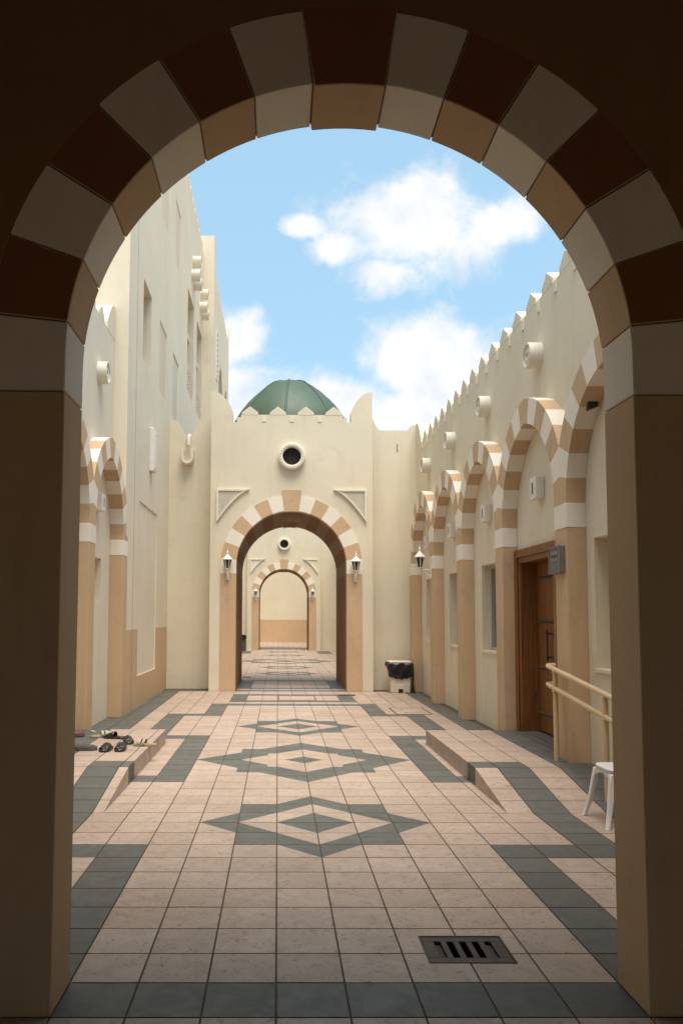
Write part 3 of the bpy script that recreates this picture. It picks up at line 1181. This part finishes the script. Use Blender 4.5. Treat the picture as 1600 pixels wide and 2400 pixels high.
# ---- tall building on the left
tb = thing('tall_building', (XLF, 18, 0), 'tall pale building on the left with window slots and stacked round spouts', 'building')
K = 0.988
slots = [(14.05, 14.96, 6.27, 7.77, 0.55), (16.03, 17.01, 6.27, 7.76, 0.02), (18.06, 19.05, 6.27, 7.76, 0.02), (16.09, 17.12, 10.07, 11.58, 0.02), (18.26, 19.18, 10.07, 11.58, 0.02),
         (20.85, 22.35, 7.7, 10.52, 0.75), (23.2, 24.75, 7.7, 10.52, 0.75), (13.97, 16.0, 0.55, 3.66, 0.02), (14.05, 14.96, 10.07, 11.58, 0.02)]
w = MB()
ZT = 13.45
rect_wall(w, 'x', XLF, 12.9302, 25.05, 0, ZT, slots, -1, zbr=(1.37,), ubr=(17.66,), matf=lambda u, z: 1 if z < 1.37 and u < 17.66 else 0)
rect_wall(w, 'x', XLF - 0.0, 12.70, 12.9302, 2.9, ZT, [], -1)
rect_wall(w, 'y', 12.70, -9.0, XLF, 0, ZT, [], 1)
w.face([(XLF, 12.7, ZT), (XLF, 25.05, ZT), (-9, 25.05, ZT), (-9, 12.7, ZT)])
w.build('wall', ['pale_plaster', 'beige_plaster'], tb, merge=False)
for i, s_ in enumerate(slots):
    x = XLF - s_[4]
    if s_[4] < 0.1:
        m_ = 'pale_plaster' if i == 7 else 'panel_plaster'
        box('panel', m_, tb, x - 0.05, x, s_[0] - 0.03, s_[1] + 0.03, s_[2] - 0.03, s_[3] + 0.03)
    elif i == 0:
        box('blind_window', 'dun_plaster', tb, x - 0.05, x, s_[0] - 0.03, s_[1] + 0.03, s_[2] - 0.03, s_[3] + 0.03)  # cream niche back coloured dun, the shade of the recess painted in
    else:
        wd = box('window', 'window_glass', tb, x - 0.05, x, s_[0] - 0.03, s_[1] + 0.03, s_[2] - 0.03, s_[3] + 0.03)
        for (y0, y1, z0, z1) in ((s_[0], s_[1], 9.5, 9.62), ((s_[0] + s_[1]) / 2 - 0.05, (s_[0] + s_[1]) / 2 + 0.05, 8.6, 9.49)):
            o = MB().box(XLF - 0.40, XLF - 0.12, y0, y1, z0, z1).build('mullion', 'pale_plaster')
            o.parent = wd
        lt = MB()                                    # pierced screen across the foot of the window
        for a in range(9):
            for q in range(5):
                if (a + q) % 2 == 0:
                    yy, zz = s_[0] + (s_[1] - s_[0]) * (a + 0.5) / 9, 7.75 + 0.16 * q
                    lt.box(XLF - 0.06, XLF - 0.02, yy - 0.085, yy + 0.085, zz, zz + 0.16)
        o = lt.build('screen', 'panel_plaster', merge=False)
        o.parent = wd
box('wall_joint', 'mortar', tb, XLF, XLF + 0.002, 13.45, 13.462, 0.02, ZT - 0.02)
box('pilaster', 'pale_plaster', tb, XLF - 2, -2.12, 25.05, 25.66, 0, 14.05)
box('far_wing', 'pale_plaster', tb, -9, -2.14, 25.66, 32.6, 0, 9.4)
w = MB()
wins = [(27.3, 29.3, 9.0, 10.65, 0.35), (30.2, 32.0, 9.0, 10.65, 0.35)]
rect_wall(w, 'x', -2.12, 25.66, 32.6, 0, 12.95, wins, -1)
rect_wall(w, 'y', 32.6, -9, -2.12, 0, 12.95, [], 1)
w.face([(-2.12, 25.66, 12.95), (-2.12, 32.6, 12.95), (-9, 32.6, 12.95), (-9, 25.66, 12.95)])
w.build('far_wall', 'pale_plaster', tb, merge=False)
for a in wins:
    wd = box('arched_window', 'glass_dark', tb, -2.52, -2.46, a[0] - 0.02, a[1] + 0.02, a[2] - 0.02, a[3] + 0.02)
    yc, hw = (a[0] + a[1]) / 2, (a[1] - a[0]) / 2
    for s_ in (-1, 1):
        pl = [(yc + s_ * hw, a[3] + 0.0)] + [(yc + s_ * hw * (1 - q / 6) ** 0.5 if q else yc + s_ * hw, a[3] - 0.9 + 0.88 * (q / 6)) for q in range(7)]
        o = MB().prism(pl, -2.45, -2.125, 'yz').build('arch_spandrel', 'pale_plaster')
        o.parent = wd
    for s_ in (-0.33, 0.33):
        o = MB().box(-2.42, -2.36, yc + s_ * 2 * hw - 0.03, yc + s_ * 2 * hw + 0.03, a[2], a[3] - 0.4).build('mullion', 'trim_plaster')
        o.parent = wd
st = MB().box(-2.14, -2.09, 26.0, 26.55, 9.6, 11.3).build('carved_strip', 'trim_plaster', tb)
for i in range(9):
    o = MB().box(-2.092, -2.085, 26.2, 26.35, 9.68 + 0.18 * i, 9.77 + 0.18 * i).build('carved_hole', 'dark_void')
    o.parent = st
for i in range(20):
    box('merlon', 'pale_plaster', tb, XLF - 0.25, XLF - 0.003, 12.80 + 0.61 * i, 13.16 + 0.61 * i, ZT - 0.01, ZT + 0.2, bevel=0.02)
for i in range(10):
    box('merlon', 'pale_plaster', tb, -2.37, -2.123, 25.85 + 0.61 * i, 26.2 + 0.61 * i, 12.94, 13.12, bevel=0.02)
hn = [(31.9, 12.94), (31.9, 13.1)] + [(31.9 + 0.55 * q / 6, 13.1 + 0.6 * math.sin(R(90 * q / 6))) for q in range(1, 7)] + [(32.6, 13.7), (32.6, 12.94)]
MB().prism(hn, -2.37, -2.122, 'yz').build('merlon', 'pale_plaster', tb)
for yc in (21.9, 24.2):
    for dy, z in ((0.1, 11.75), (-0.15, 11.24), (0.4, 11.2)):
        roundel(tb, XLF, 1, yc + dy, z, 0.16, 0.24)

# ---- return walls beside the gatehouse
t = thing('return_wall', (-2, 17.66, 0), 'narrow cream wall left of the domed gatehouse with a spout notch in its top', 'wall')
smp = [(XLF + 0.001, 0, 6.05), (-2.30, 0, 6.04)]
for q in range(9):
    u = q / 8
    smp.append((-2.28 + 0.5 * u, 0, 6.03 - 0.38 * (math.sin(math.pi * u)) ** 1.4))
smp += [(-1.76, 0, 6.04), (-1.4, 0, 6.05)]
w = MB()
profile_wall(w, smp, 17.66, 17.96)
w.build('wall', 'cream_plaster', t, merge=False)
sp = MB()                                            # U-shaped water spout
outer, inner = [], []
for q in range(0, 13):
    a = R(180 + 15 * q)
    outer.append((-2.04 + 0.135 * math.cos(a), 5.14 + 0.135 * math.sin(a)))
    inner.append((-2.04 + 0.085 * math.cos(a), 5.14 + 0.085 * math.sin(a)))
pl = [(-2.175, 5.34)] + outer + [(-1.905, 5.34), (-1.955, 5.34)] + inner[::-1] + [(-2.125, 5.34)]
sp.prism(pl, 17.42, 17.66, 'xz').build('spout', 'trim_plaster', t, bevel=0.006)
MB().tube([(-2.02, 17.70, 5.70), (-2.02, 17.56, 5.66), (-2.02, 17.53, 5.58), (-2.02, 17.53, 5.44)], 0.045, 10).build('pipe', 'trim_plaster', t, smooth=True)

t = thing('return_wall', (2.6, 17.5, 0), 'narrow cream wall right of the domed gatehouse behind the waste bin', 'wall')
smp = [(1.9, 0, 6.2), (2.07, 0, 6.2)]
for q in range(7):
    u = q / 6
    smp.append((2.075 + 0.22 * u, 0, 5.80 + 0.38 * (1 - math.sin(R(90 * u)))))
smp += [(2.88, 0, 5.80)] + [(2.88 + 0.2 * q / 5, 0, 5.80 + 0.13 * math.sin(R(90 * q / 5))) for q in range(1, 6)] + [(XRW + 0.1, 0, 5.93)]
w = MB()
profile_wall(w, smp, 17.5, 17.8)
w.build('wall', 'cream_plaster', t, merge=False)
box('slot', 'mortar', t, 2.655, 2.675, 17.498, 17.52, 5.3, 5.49)

# ---- the court beyond
t = thing('court_wall', (-2.5, 29, 0), 'cream wall on the left of the court beyond the domed gatehouse', 'wall')
box('wall', 'cream_plaster', t, -2.9, -2.475, 18.0, 37.9, 0, 6.0)
t = thing('court_wall', (2.9, 29, 0), 'cream wall on the right of the court beyond the domed gatehouse', 'wall')
box('wall', 'cream_plaster', t, 2.9, 3.3, 17.9, 37.9, 0, 5.6)
t = thing('cross_wall', (2.5, 38, 0), 'cream wall right of the farther gatehouse', 'wall')
box('wall', 'cream_plaster', t, 2.0, 2.9, 38.1, 38.4, 0, 6.0)
t = thing('cross_wall', (-2, 38, 0), 'cream wall left of the farther gatehouse', 'wall')
box('wall', 'cream_plaster', t, -2.47, -1.4, 38.1, 38.4, 0, 6.0)
t = thing('end_wall', (0, 50, 0), 'cream end wall with beige dado seen through both arches', 'wall')
box('wall', 'cream_plaster', t, -5, 5, 50.0, 50.3, 1.42, 9.0)
box('dado', 'beige_plaster', t, -5, 5, 49.985, 50.3, 0, 1.42)
t = thing('side_wall', (-3, 45, 0), 'unseen cream wall left of the last court, raised to dim the end wall', 'wall')
box('wall', 'cream_plaster', t, -3.3, -3.0, 40.5, 49.98, 0, 9.0)  # out of view, made this tall to dim the end wall
t = thing('side_wall', (3.6, 45, 0), 'unseen cream wall right of the last court, raised to dim the end wall', 'wall')
box('wall', 'cream_plaster', t, 3.6, 3.9, 40.5, 49.98, 0, 9.0)  # out of view too, height chosen to shade the end wall


# ------------------------------------------------------------------ wall lanterns
def lantern(label, arm):
    """local: origin at the wall plate, +y points away from the wall (toward the lamp)"""
    t = thing('wall_lantern', (0, 0, 0), label, 'lantern', 'white lanterns')
    d = arm
    s = 1.0
    MB().box(-0.035, 0.035, 0.0, 0.02, -0.14, 0.14).build('back_plate', 'white_paint', t, bevel=0.005)
    if arm > 0.19:
        MB().tube([(0, 0.01, 0.02), (0, d * 0.5, 0.035), (0, d, 0.02)], 0.012, 8).build('arm', 'white_paint', t, smooth=True)
        MB().tube([(0, 0.01, -0.10), (0, d * 0.35, -0.06), (0, d * 0.55, 0.02)], 0.009, 8).build('brace', 'white_paint', t, smooth=True)
        zb = 0.0
    else:
        MB().tube([(0, 0.01, -0.08), (0, d * 0.7, -0.10), (0, d, -0.04), (0, d, 0.03)], 0.02, 8).build('arm', 'white_paint', t, smooth=True)
        zb = 0.03
    c = (0, d, 0)
    MB().lathe([(0.012, zb - 0.01), (0.03, zb), (0.022, zb + 0.03), (0.055, zb + 0.06), (0.055, zb + 0.072)], 6, 'z', c).build('cup', 'white_paint', t)
    MB().lathe([(0.050, zb + 0.072), (0.086, zb + 0.262)], 6, 'z', c).build('glass', 'glass_dark', t)
    fr = MB()
    for i in range(6):
        a = 2 * math.pi * i / 6
        fr.tube([(0.053 * math.cos(a), d + 0.053 * math.sin(a), zb + 0.072), (0.089 * math.cos(a), d + 0.089 * math.sin(a), zb + 0.262)], 0.007, 5)
    fr.build('frame', 'white_paint', t)
    MB().lathe([(0.094, zb + 0.258), (0.112, zb + 0.266), (0.112, zb + 0.276), (0.075, zb + 0.315), (0.035, zb + 0.36), (0.02, zb + 0.385)], 6, 'z', c).build('roof', 'white_paint', t)
    MB().lathe([(0.02, zb + 0.385), (0.012, zb + 0.40), (0.026, zb + 0.42), (0.012, zb + 0.44), (0.010, zb + 0.46), (0.002, zb + 0.51)], 10, 'z', c).build('finial', 'white_paint', t, smooth=True)
    return t


l1 = lantern('white lantern on the left springer of the domed gatehouse arch', 0.12)
l1.location = (-1.09, YF - 0.021, 2.53)
l1.rotation_euler = (0, 0, R(180))
dup(l1, (1.68, YF - 0.021, 2.50), R(180), 'white lantern on the right springer of the domed gatehouse arch', 'white lanterns')
dup(l1, (-1.07, 37.879, 2.53), R(180), 'small far white lantern left of the farther arch', 'white lanterns')
dup(l1, (1.66, 37.879, 2.53), R(180), 'small far white lantern right of the farther arch', 'white lanterns')
l2 = lantern('white lantern on an arm from a pier of the right arcade', 0.22)
l2.location = (XRF - 0.001, 14.87, 2.47)
l2.rotation_euler = (0, 0, R(90))

# ------------------------------------------------------------------ light boxes, plaque, floodlight
nb = ['nearest of the right wall light boxes, above the wooden door', 'light box on the right wall, second from the wooden door', 'light box on the right wall, third from the wooden door', 'light box in the last arch of the right wall']


def lightbox(x, sgn, y, z, label, sy=0.105, sz=0.13, d=0.11):
    t = thing('wall_light', (x, y, z), label, 'wall light', 'light boxes on the walls')
    xa, xb = sorted((x, x + sgn * d))
    MB().box(xa, xb, y - sy, y + sy, z - sz, z + sz).build('housing', 'white_paint', t, bevel=0.008)
    xa, xb = sorted((x + sgn * d, x + sgn * (d + 0.003)))
    MB().box(xa, xb, y - 0.022, y + 0.022, z - 0.065, z + 0.065).build('slit', 'mortar', t)
    for q in (-1, 1):
        xa, xb = sorted((x + sgn * d, x + sgn * (d + 0.008)))
        MB().box(xa, xb, y + q * 0.055 - 0.012, y + q * 0.055 + 0.012, z - 0.09, z + 0.09).build('rib', 'white_paint', t)
    return t


for i, p in enumerate(pr_r[2:6]):
    lightbox(XRW, -1, p + PW + 0.975, 3.12, nb[i])
lightbox(XLW, 1, 11.62, 3.28, 'light box in the arch on the left wall')

t = thing('long_wall_light', (XLF, 15.1, 4.8), 'tall narrow white light box on the tall left building', 'wall light')
MB().box(XLF, XLF + 0.09, 14.93, 15.24, 4.38, 5.22).build('housing', 'white_paint', t, bevel=0.01)
MB().box(XLF + 0.0905, XLF + 0.10, 14.97, 15.20, 4.44, 5.16).build('diffuser', 'white_plastic', t, bevel=0.004)
MB().lathe([(0.012, 0.1), (0.010, 0.112)], 8, 'x', (XLF, 15.16, 5.10)).build('screw', 'mortar', t)

t = thing('plaque', (XRF, 8.1, 2.2), 'grey carved stone plaque on the pier next to the wooden door', 'plaque')
MB().box(XRF - 0.05, XRF - 0.001, 7.925, 8.255, 2.055, 2.335).build('slab', 'stone_plaque', t, bevel=0.006)
for a in ((7.925, 8.255, 2.055, 2.075), (7.925, 8.255, 2.315, 2.335), (7.925, 7.945, 2.0755, 2.3145), (8.235, 8.255, 2.0755, 2.3145)):
    MB().box(XRF - 0.058, XRF - 0.0505, *a).build('rim', 'stone_plaque', t)
cv = MB()
for i in range(7):
    yy = 8.0 + 0.03 * i
    cv.box(XRF - 0.054, XRF - 0.0505, yy, yy + 0.008, 2.085, 2.125 + 0.03 * (i % 3))
for i in range(5):
    yy = 8.02 + 0.035 * i
    cv.tube([(XRF - 0.053, yy, 2.18), (XRF - 0.053, yy + 0.02, 2.22), (XRF - 0.053, yy - 0.01, 2.25), (XRF - 0.053, yy + 0.015, 2.28)], 0.004, 5)
cv.build('carving', 'carved_stone', t)

t = thing('floodlight', (XRF, 7.6, 4.0), 'dark floodlight on a bracket under the nearest right arch', 'floodlight')
MB().box(3.02, 3.099, 7.50, 7.58, 3.80, 3.84).build('bracket', 'white_paint', t, bevel=0.004)
MB().prism([(2.98, 3.60), (3.07, 3.63), (3.06, 3.80), (2.94, 3.76)], 7.42, 7.66, 'xz').build('head', 'black_plastic', t, bevel=0.008)

# ------------------------------------------------------------------ handrail
t = thing('handrail', (2.8, 7.4, 0), 'beige two-bar handrail beside the ramp on the right', 'handrail')


def railz(y, top):
    return (1.075 if top else 0.885) + 0.107 * (y - 7.98)


for top in (True, False):
    pts = [(2.8, 5.0, railz(5.0, top)), (2.8, 6.6, railz(6.6, top)), (2.8, 8.0, railz(8.0, top)), (2.8, 8.18, railz(8.18, top)), (2.815, 8.25, railz(8.22, top)), (2.85, 8.27, railz(8.23, top)), (2.96, 8.27, railz(8.23, top))]
    if not top:
        pts = pts[:-1] + [(2.895, 8.27, railz(8.23, top))]
    else:
        pts = pts[:-1] + [(2.897, 8.27, railz(8.23, top))]
    MB().tube(pts, 0.026, 12).build('rail', 'rail_paint', t, smooth=True)
for y in (8.0, 6.78, 5.5):
    MB().tube([(2.8, y, lz(y)), (2.8, y, railz(y, True) - 0.01)], 0.024, 12).build('post', 'rail_paint', t, smooth=True)
    for top in (True, False):
        MB().lathe([(0.029, railz(y, top) - 0.035), (0.031, railz(y, top) - 0.028), (0.031, railz(y, top) - 0.02), (0.026, railz(y, top) - 0.012)], 12, 'z', (2.8, y, 0)).build('collar', 'rail_paint', t, smooth=True)

# ------------------------------------------------------------------ white stool
t = thing('stool', (2.72, 6.27, 0), 'white plastic stool at the foot of the right ramp, half hidden by the pillar', 'stool')
sx, sy = 2.72, 6.28
seat = MB()
rings = []
for z, h, in ((0.395, 0.155), (0.405, 0.168), (0.428, 0.172), (0.436, 0.165), (0.437, 0.12), (0.433, 0.05)):
    ring = []
    for q in range(32):
        a = 2 * math.pi * q / 32
        ca, sa = math.cos(a), math.sin(a)
        k = 1 / (abs(ca) ** 6 + abs(sa) ** 6) ** (1 / 6)
        ring.append((sx + h * k * ca, sy + h * k * sa, z))
    rings.append(ring)
v = [p for r_ in rings for p in r_]
f = [(j * 32 + i, j * 32 + (i + 1) % 32, (j + 1) * 32 + (i + 1) % 32, (j + 1) * 32 + i) for j in range(len(rings) - 1) for i in range(32)]
f += [tuple(range(32)), tuple(range((len(rings) - 1) * 32, len(rings) * 32))]
seat.poly(v, f)
seat.build('seat', 'white_plastic', t, smooth=True)
for ax in (-1, 1):
    for ay in (-1, 1):
        lg = MB()
        v = []
        path = [(0.146, 0.40, 0.024), (0.156, 0.34, 0.023), (0.187, 0.15, 0.018), (0.222, 0.012, 0.015), (0.226, 0.0, 0.018)]
        for dd_, z, hw in path:
            px_, py_ = sx + ax * dd_, sy + ay * dd_
            v += [(px_ - hw, py_ - hw, z), (px_ + hw, py_ - hw, z), (px_ + hw, py_ + hw, z), (px_ - hw, py_ + hw, z)]
        zoff = 0.0
        n = len(path)
        f = [(j * 4 + i, j * 4 + (i + 1) % 4, (j + 1) * 4 + (i + 1) % 4, (j + 1) * 4 + i) for j in range(n - 1) for i in range(4)] + [(0, 1, 2, 3), tuple(range(4 * n - 4, 4 * n))]
        lg.poly(v, f)
        lg.build('leg', 'white_plastic', t, smooth=True, bevel=0.005)
for ax, ay in ((1, 0), (-1, 0), (0, 1), (0, -1)):        # curved aprons between the legs
    pl = [(-0.15, 0.40), (-0.15, 0.325)] + [(-0.15 + 0.3 * q / 8, 0.34 + 0.045 * math.sin(math.pi * q / 8)) for q in range(1, 8)] + [(0.15, 0.325), (0.15, 0.40)]
    ap = MB()
    if ax:
        x = sx + ax * 0.158
        ap.prism([(sy + a, z) for a, z in pl], x - 0.006, x + 0.006, 'yz')
    else:
        y = sy + ay * 0.158
        ap.prism([(sx + a, z) for a, z in pl], y - 0.006, y + 0.006, 'xz')
    ap.build('apron', 'white_plastic', t)


# ------------------------------------------------------------------ waste bins
def waste_bin(cx, cy, label):
    t = thing('waste_bin', (cx, cy, 0), label, 'bin')
    bd = MB()
    v = []
    for z, hw in ((0.0, 0.205), (0.60, 0.225)):
        v += [(cx - hw, cy - hw, z), (cx + hw, cy - hw, z), (cx + hw, cy + hw, z), (cx - hw, cy + hw, z)]
    bd.poly(v, [(0, 1, 5, 4), (1, 2, 6, 5), (2, 3, 7, 6), (3, 0, 4, 7), (0, 1, 2, 3), (4, 5, 6, 7)])
    bd.build('body', 'cream_plastic', t, bevel=0.015)
    MB().box(cx - 0.235, cx + 0.235, cy - 0.235, cy + 0.235, 0.63, 0.665).build('lid', 'cream_plastic', t, bevel=0.012)
    # liner folded over the rim
    n = 60
    v, f = [], []
    rows = 9
    for i in range(n + 1):
        u = i / n
        a = -0.18 + 1.36 * u
        # walk along left side, front, right side
        s_ = a * 3 * 0.49
        if a < 0.333:
            x, y = cx - 0.24, cy + 0.24 - (a) * 3 * 0.48
        elif a < 0.667:
            x, y = cx - 0.24 + (a - 0.333) * 3 * 0.48, cy - 0.24
        else:
            x, y = cx + 0.24, cy - 0.24 + (a - 0.667) * 3 * 0.48
        y = min(y, cy + 0.24)
        mid = max(0, 1 - ((a - 0.5) / 0.34) ** 2)
        depth = 0.10 + 0.24 * mid + 0.012 * math.sin(i * 1.7)
        for q in range(rows + 1):
            w_ = q / rows
            bul = 0.025 * math.sin(math.pi * w_) + 0.008 * math.sin(i * 0.9 + 7 * w_) + 0.006 * math.sin(i * 2.3 - 11 * w_) + random.uniform(-0.004, 0.004)
            nx = -1 if a < 0.333 else (1 if a > 0.667 else 0)
            ny = -1 if 0.333 <= a <= 0.667 else 0
            v.append((x + nx * bul, y + ny * bul, 0.635 - depth * w_))
    for i in range(n):
        for q in range(rows):
            f.append((i * (rows + 1) + q, (i + 1) * (rows + 1) + q, (i + 1) * (rows + 1) + q + 1, i * (rows + 1) + q + 1))
    b_ = MB()
    b_.poly(v, f)
    o = b_.build('bag', 'black_plastic', t, smooth='all')
    so = o.modifiers.new('thickness', 'SOLIDIFY')
    so.thickness = 0.004
    MB().tube([(cx + 0.245, cy - 0.20, 0.62), (cx + 0.262, cy - 0.21, 0.4), (cx + 0.255, cy - 0.21, 0.15), (cx + 0.275, cy - 0.21, 0.012)], [0.03, 0.028, 0.026, 0.036], 8).build('bag_tail', 'black_plastic', t, smooth=True)
    dr_ = MB().box(cx - 0.075, cx + 0.075, cy - 0.222, cy - 0.205, 0.0, 0.18).build('hatch', 'cream_plastic', t, bevel=0.004)
    o = MB().box(cx - 0.05, cx + 0.05, cy - 0.226, cy - 0.2225, 0.0, 0.085).build('hatch_opening', 'dark_void')
    o.parent = dr_
    return t


waste_bin(2.605, 17.02, 'cream waste bin with a black liner in the corner by the right arcade')
t = thing('waste_bin', (-1.6, 37.3, 0), 'small dark waste bin left of the farther gatehouse', 'bin')
MB().box(-1.85, -1.5, 37.2, 37.5, 0, 0.5).build('body', 'shoe_grey', t, bevel=0.02)
MB().box(-1.87, -1.48, 37.18, 37.52, 0.502, 0.75).build('bag', 'black_plastic', t, bevel=0.04, seg=2)


# ------------------------------------------------------------------ drains and covers
t = thing('drain_grate', ((GR[0] + GR[1]) / 2, (GR[2] + GR[3]) / 2, 0), 'rusty iron drain grate with slots in the paving near the front', 'drain')
x0, x1, y0, y1 = GR
MB().box(x0, x1, y0, y1, -0.29, -0.28).build('pit_floor', 'dark_void', t)
for a in ((x0 - 0.006, x1 + 0.006, y0 - 0.006, y0 + 0.002), (x0 - 0.006, x1 + 0.006, y1 - 0.002, y1 + 0.006), (x0 - 0.006, x0 + 0.002, y0 + 0.0025, y1 - 0.0025), (x1 - 0.002, x1 + 0.006, y0 + 0.0025, y1 - 0.0025)):
    MB().box(*a, -0.04, 0.004).build('rim', 'iron', t)
sw, lo_, hi_ = 0.033, y0 + 0.055, y1 - 0.055
xs_ = [x0 + 0.002] + [x0 + 0.062 + 0.0685 * i + e for i in range(5) for e in (-sw / 2 + 0.0, sw / 2)] + [x1 - 0.002]
xs_ = [x0 + 0.003]
cs = [x0 + 0.2 + 0.062 * (i - 2) for i in range(5)]
for c in cs:
    xs_ += [c - sw / 2, c + sw / 2]
xs_.append(x1 - 0.003)
MB().box(x0 + 0.003, x1 - 0.003, y0 + 0.003, lo_, -0.012, 0.001).build('plate_edge', 'iron', t, bevel=0.002)
MB().box(x0 + 0.003, x1 - 0.003, hi_, y1 - 0.003, -0.012, 0.001).build('plate_edge', 'iron', t, bevel=0.002)
for i in range(0, len(xs_), 2):
    MB().box(xs_[i], xs_[i + 1], lo_ + 0.0005, hi_ - 0.0005, -0.012, 0.001).build('bar', 'iron', t, bevel=0.002)
for c in (cs[0], cs[-1]):
    MB().box(c - sw / 2 - 0.002, c + sw / 2 + 0.002, lo_, hi_, -0.03, -0.018).build('slot_debris', 'mortar', t)


def small_grate(x0, x1, y0, y1, label):
    t = thing('drain_grate', ((x0 + x1) / 2, (y0 + y1) / 2, 0), label, 'drain')
    MB().box(x0, x1, y0, y1, -0.003, 0.004).build('frame', 'iron', t)
    n = 6
    for i in range(n):
        c = x0 + (x1 - x0) * (i + 0.5) / n
        MB().box(c - 0.018, c + 0.018, y0 + 0.04, y1 - 0.04, 0.0045, 0.006).build('slot', 'dark_void', t)


small_grate(1.25, 1.59, 16.16, 16.42, 'small dark drain grate at the right foot of the domed gatehouse')
small_grate(-0.90, -0.70, 20.9, 21.15, 'small dark drain grate past the left jamb of the domed gatehouse')

for (x0, x1, y0, y1, lab) in ((1.96, 2.56, 13.12, 14.06, 'dark-edged inspection cover set in the paving on the right'), (0.01, 0.75, 15.3, 16.12, 'tiled inspection cover in front of the domed gatehouse')):
    t = thing('inspection_cover', ((x0 + x1) / 2, (y0 + y1) / 2, 0), lab, 'cover')
    for a in ((x0, x1, y0, y0 + 0.02), (x0, x1, y1 - 0.02, y1), (x0, x0 + 0.02, y0 + 0.0205, y1 - 0.0205), (x1 - 0.02, x1, y0 + 0.0205, y1 - 0.0205)):
        MB().box(*a, -0.002, 0.004).build('rim', 'iron', t)
    MB().box(x0 + 0.024, x1 - 0.024, y0 + 0.024, y1 - 0.024, -0.002, 0.003).build('lid', 'pink_tile', t)
    for a in (0.25, 0.75):
        yy = y0 + (y1 - y0) * a
        MB().box(x0 + (x1 - x0) * 0.3, x0 + (x1 - x0) * 0.36, yy - 0.02, yy + 0.02, 0.0032, 0.0045).build('lift_hole', 'dark_void', t)


# ------------------------------------------------------------------ sandals and shoes
def sandal(x, y, z, rot, label, sole, strap, kind='slide', ln=0.27, name='sandal'):
    t = thing(name, (0, 0, 0), label, 'sandal' if name == 'sandal' else 'shoe', 'footwear on the left landing')
    # outline, heel at -y, toe at +y
    half = ln / 2
    prof = [(-1.0, 0.10), (-0.93, 0.52), (-0.75, 0.72), (-0.4, 0.70), (0.0, 0.80), (0.35, 1.0), (0.65, 0.98), (0.85, 0.75), (0.96, 0.42), (1.0, 0.10)]
    hw = 0.056
    out = [(-w_ * hw, u * half) for u, w_ in prof] + [(w_ * hw, u * half) for u, w_ in reversed(prof)]
    s_ = MB().prism(out, 0.0, 0.024, 'xy').build('sole', sole, t, bevel=0.005)
    fb = MB().prism([(a * 0.9, b_ * 0.95) for a, b_ in out], 0.0245, 0.029, 'xy').build('footbed', sole if kind != 'slide' else strap, t, bevel=0.002)
    if kind == 'shoe':
        n, v, f = 12, [], []
        st_ = [(-0.98, 0.075, 0.55), (-0.7, 0.085, 0.75), (-0.3, 0.065, 0.74), (0.05, 0.07, 0.82), (0.4, 0.055, 0.98), (0.75, 0.042, 0.85), (0.98, 0.02, 0.3)]
        for u, h, w_ in st_:
            for i in range(n + 1):
                a = math.pi * i / n
                v.append((w_ * hw * math.cos(a), u * half, 0.024 + 0.72 * h * math.sin(a) ** 0.8))
        for j in range(len(st_) - 1):
            for i in range(n):
                f.append((j * (n + 1) + i, j * (n + 1) + i + 1, (j + 1) * (n + 1) + i + 1, (j + 1) * (n + 1) + i))
        o = MB()
        o.poly(v, f)
        o.build('upper', strap, t, smooth='all')
    else:
        bands = [(-0.10, 0.66)] if kind == 'slide' else [(0.28, 0.62), (-0.05, 0.18)]
        for u0, u1 in bands:
            n, v, f = 12, [], []
            m_ = 5
            for j in range(m_ + 1):
                u = u0 + (u1 - u0) * j / m_
                hgt = 0.066 - 0.024 * (u - u0) / 0.6
                for i in range(n + 1):
                    a = math.pi * i / n
                    v.append((1.02 * hw * math.cos(a), u * half, 0.018 + hgt * math.sin(a) ** 0.7))
            for j in range(m_):
                for i in range(n):
                    f.append((j * (n + 1) + i, j * (n + 1) + i + 1, (j + 1) * (n + 1) + i + 1, (j + 1) * (n + 1) + i))
            o = MB()
            o.poly(v, f)
            oo = o.build('strap', strap, t, smooth='all')
            sm_ = oo.modifiers.new('thickness', 'SOLIDIFY')
            sm_.thickness = 0.006
        if kind == 'backstrap':
            n, v, f = 10, [], []
            for i in range(n + 1):
                a = math.pi * (i / n)
                for h in (0.055, 0.075):
                    v.append((0.8 * hw * math.cos(a), -0.55 * half - 0.4 * half * math.sin(a), h + 0.012 * math.sin(a)))
            f = [(2 * i, 2 * i + 1, 2 * i + 3, 2 * i + 2) for i in range(n)]
            o = MB()
            o.poly(v, f)
            oo = o.build('back_strap', strap, t, smooth='all')
            oo.modifiers.new('thickness', 'SOLIDIFY').thickness = 0.006
    t.location = (x, y, z)
    t.rotation_euler = (0, 0, R(rot))
    return t


SZ = LH + 0.0015
sandal(-1.815, 8.53, SZ, 172, 'black slide sandal, left one of the front pair', 'black_rubber', 'strap_black')
sandal(-1.665, 8.56, SZ, 178, 'black slide sandal, right one of the front pair', 'black_rubber', 'strap_black')
sandal(-1.905, 9.36, SZ, 75, 'black slide sandal touching the beige sandal behind the front pair', 'black_rubber', 'strap_black')
sandal(-1.685, 9.03, SZ, 200, 'black slide sandal between the front pair and the beige sandal on the edge', 'black_rubber', 'strap_black')
sandal(-2.07, 9.44, SZ, -72, 'beige sandal with heel strap, farthest back on the landing', 'sole_beige', 'strap_beige', 'backstrap')
sandal(-1.455, 8.83, SZ, 82, 'beige sandal at the very edge of the landing', 'sole_beige', 'strap_beige', 'band')
sandal(-2.06, 8.53, SZ, -78, 'dark grey closed shoe beside the front pair of slides', 'shoe_grey', 'shoe_grey', 'shoe', 0.29, 'shoe')
sandal(-2.41, 9.47, SZ, -60, 'reddish shoe half hidden behind the left pillar', 'shoe_red', 'shoe_red', 'shoe', 0.27, 'shoe')
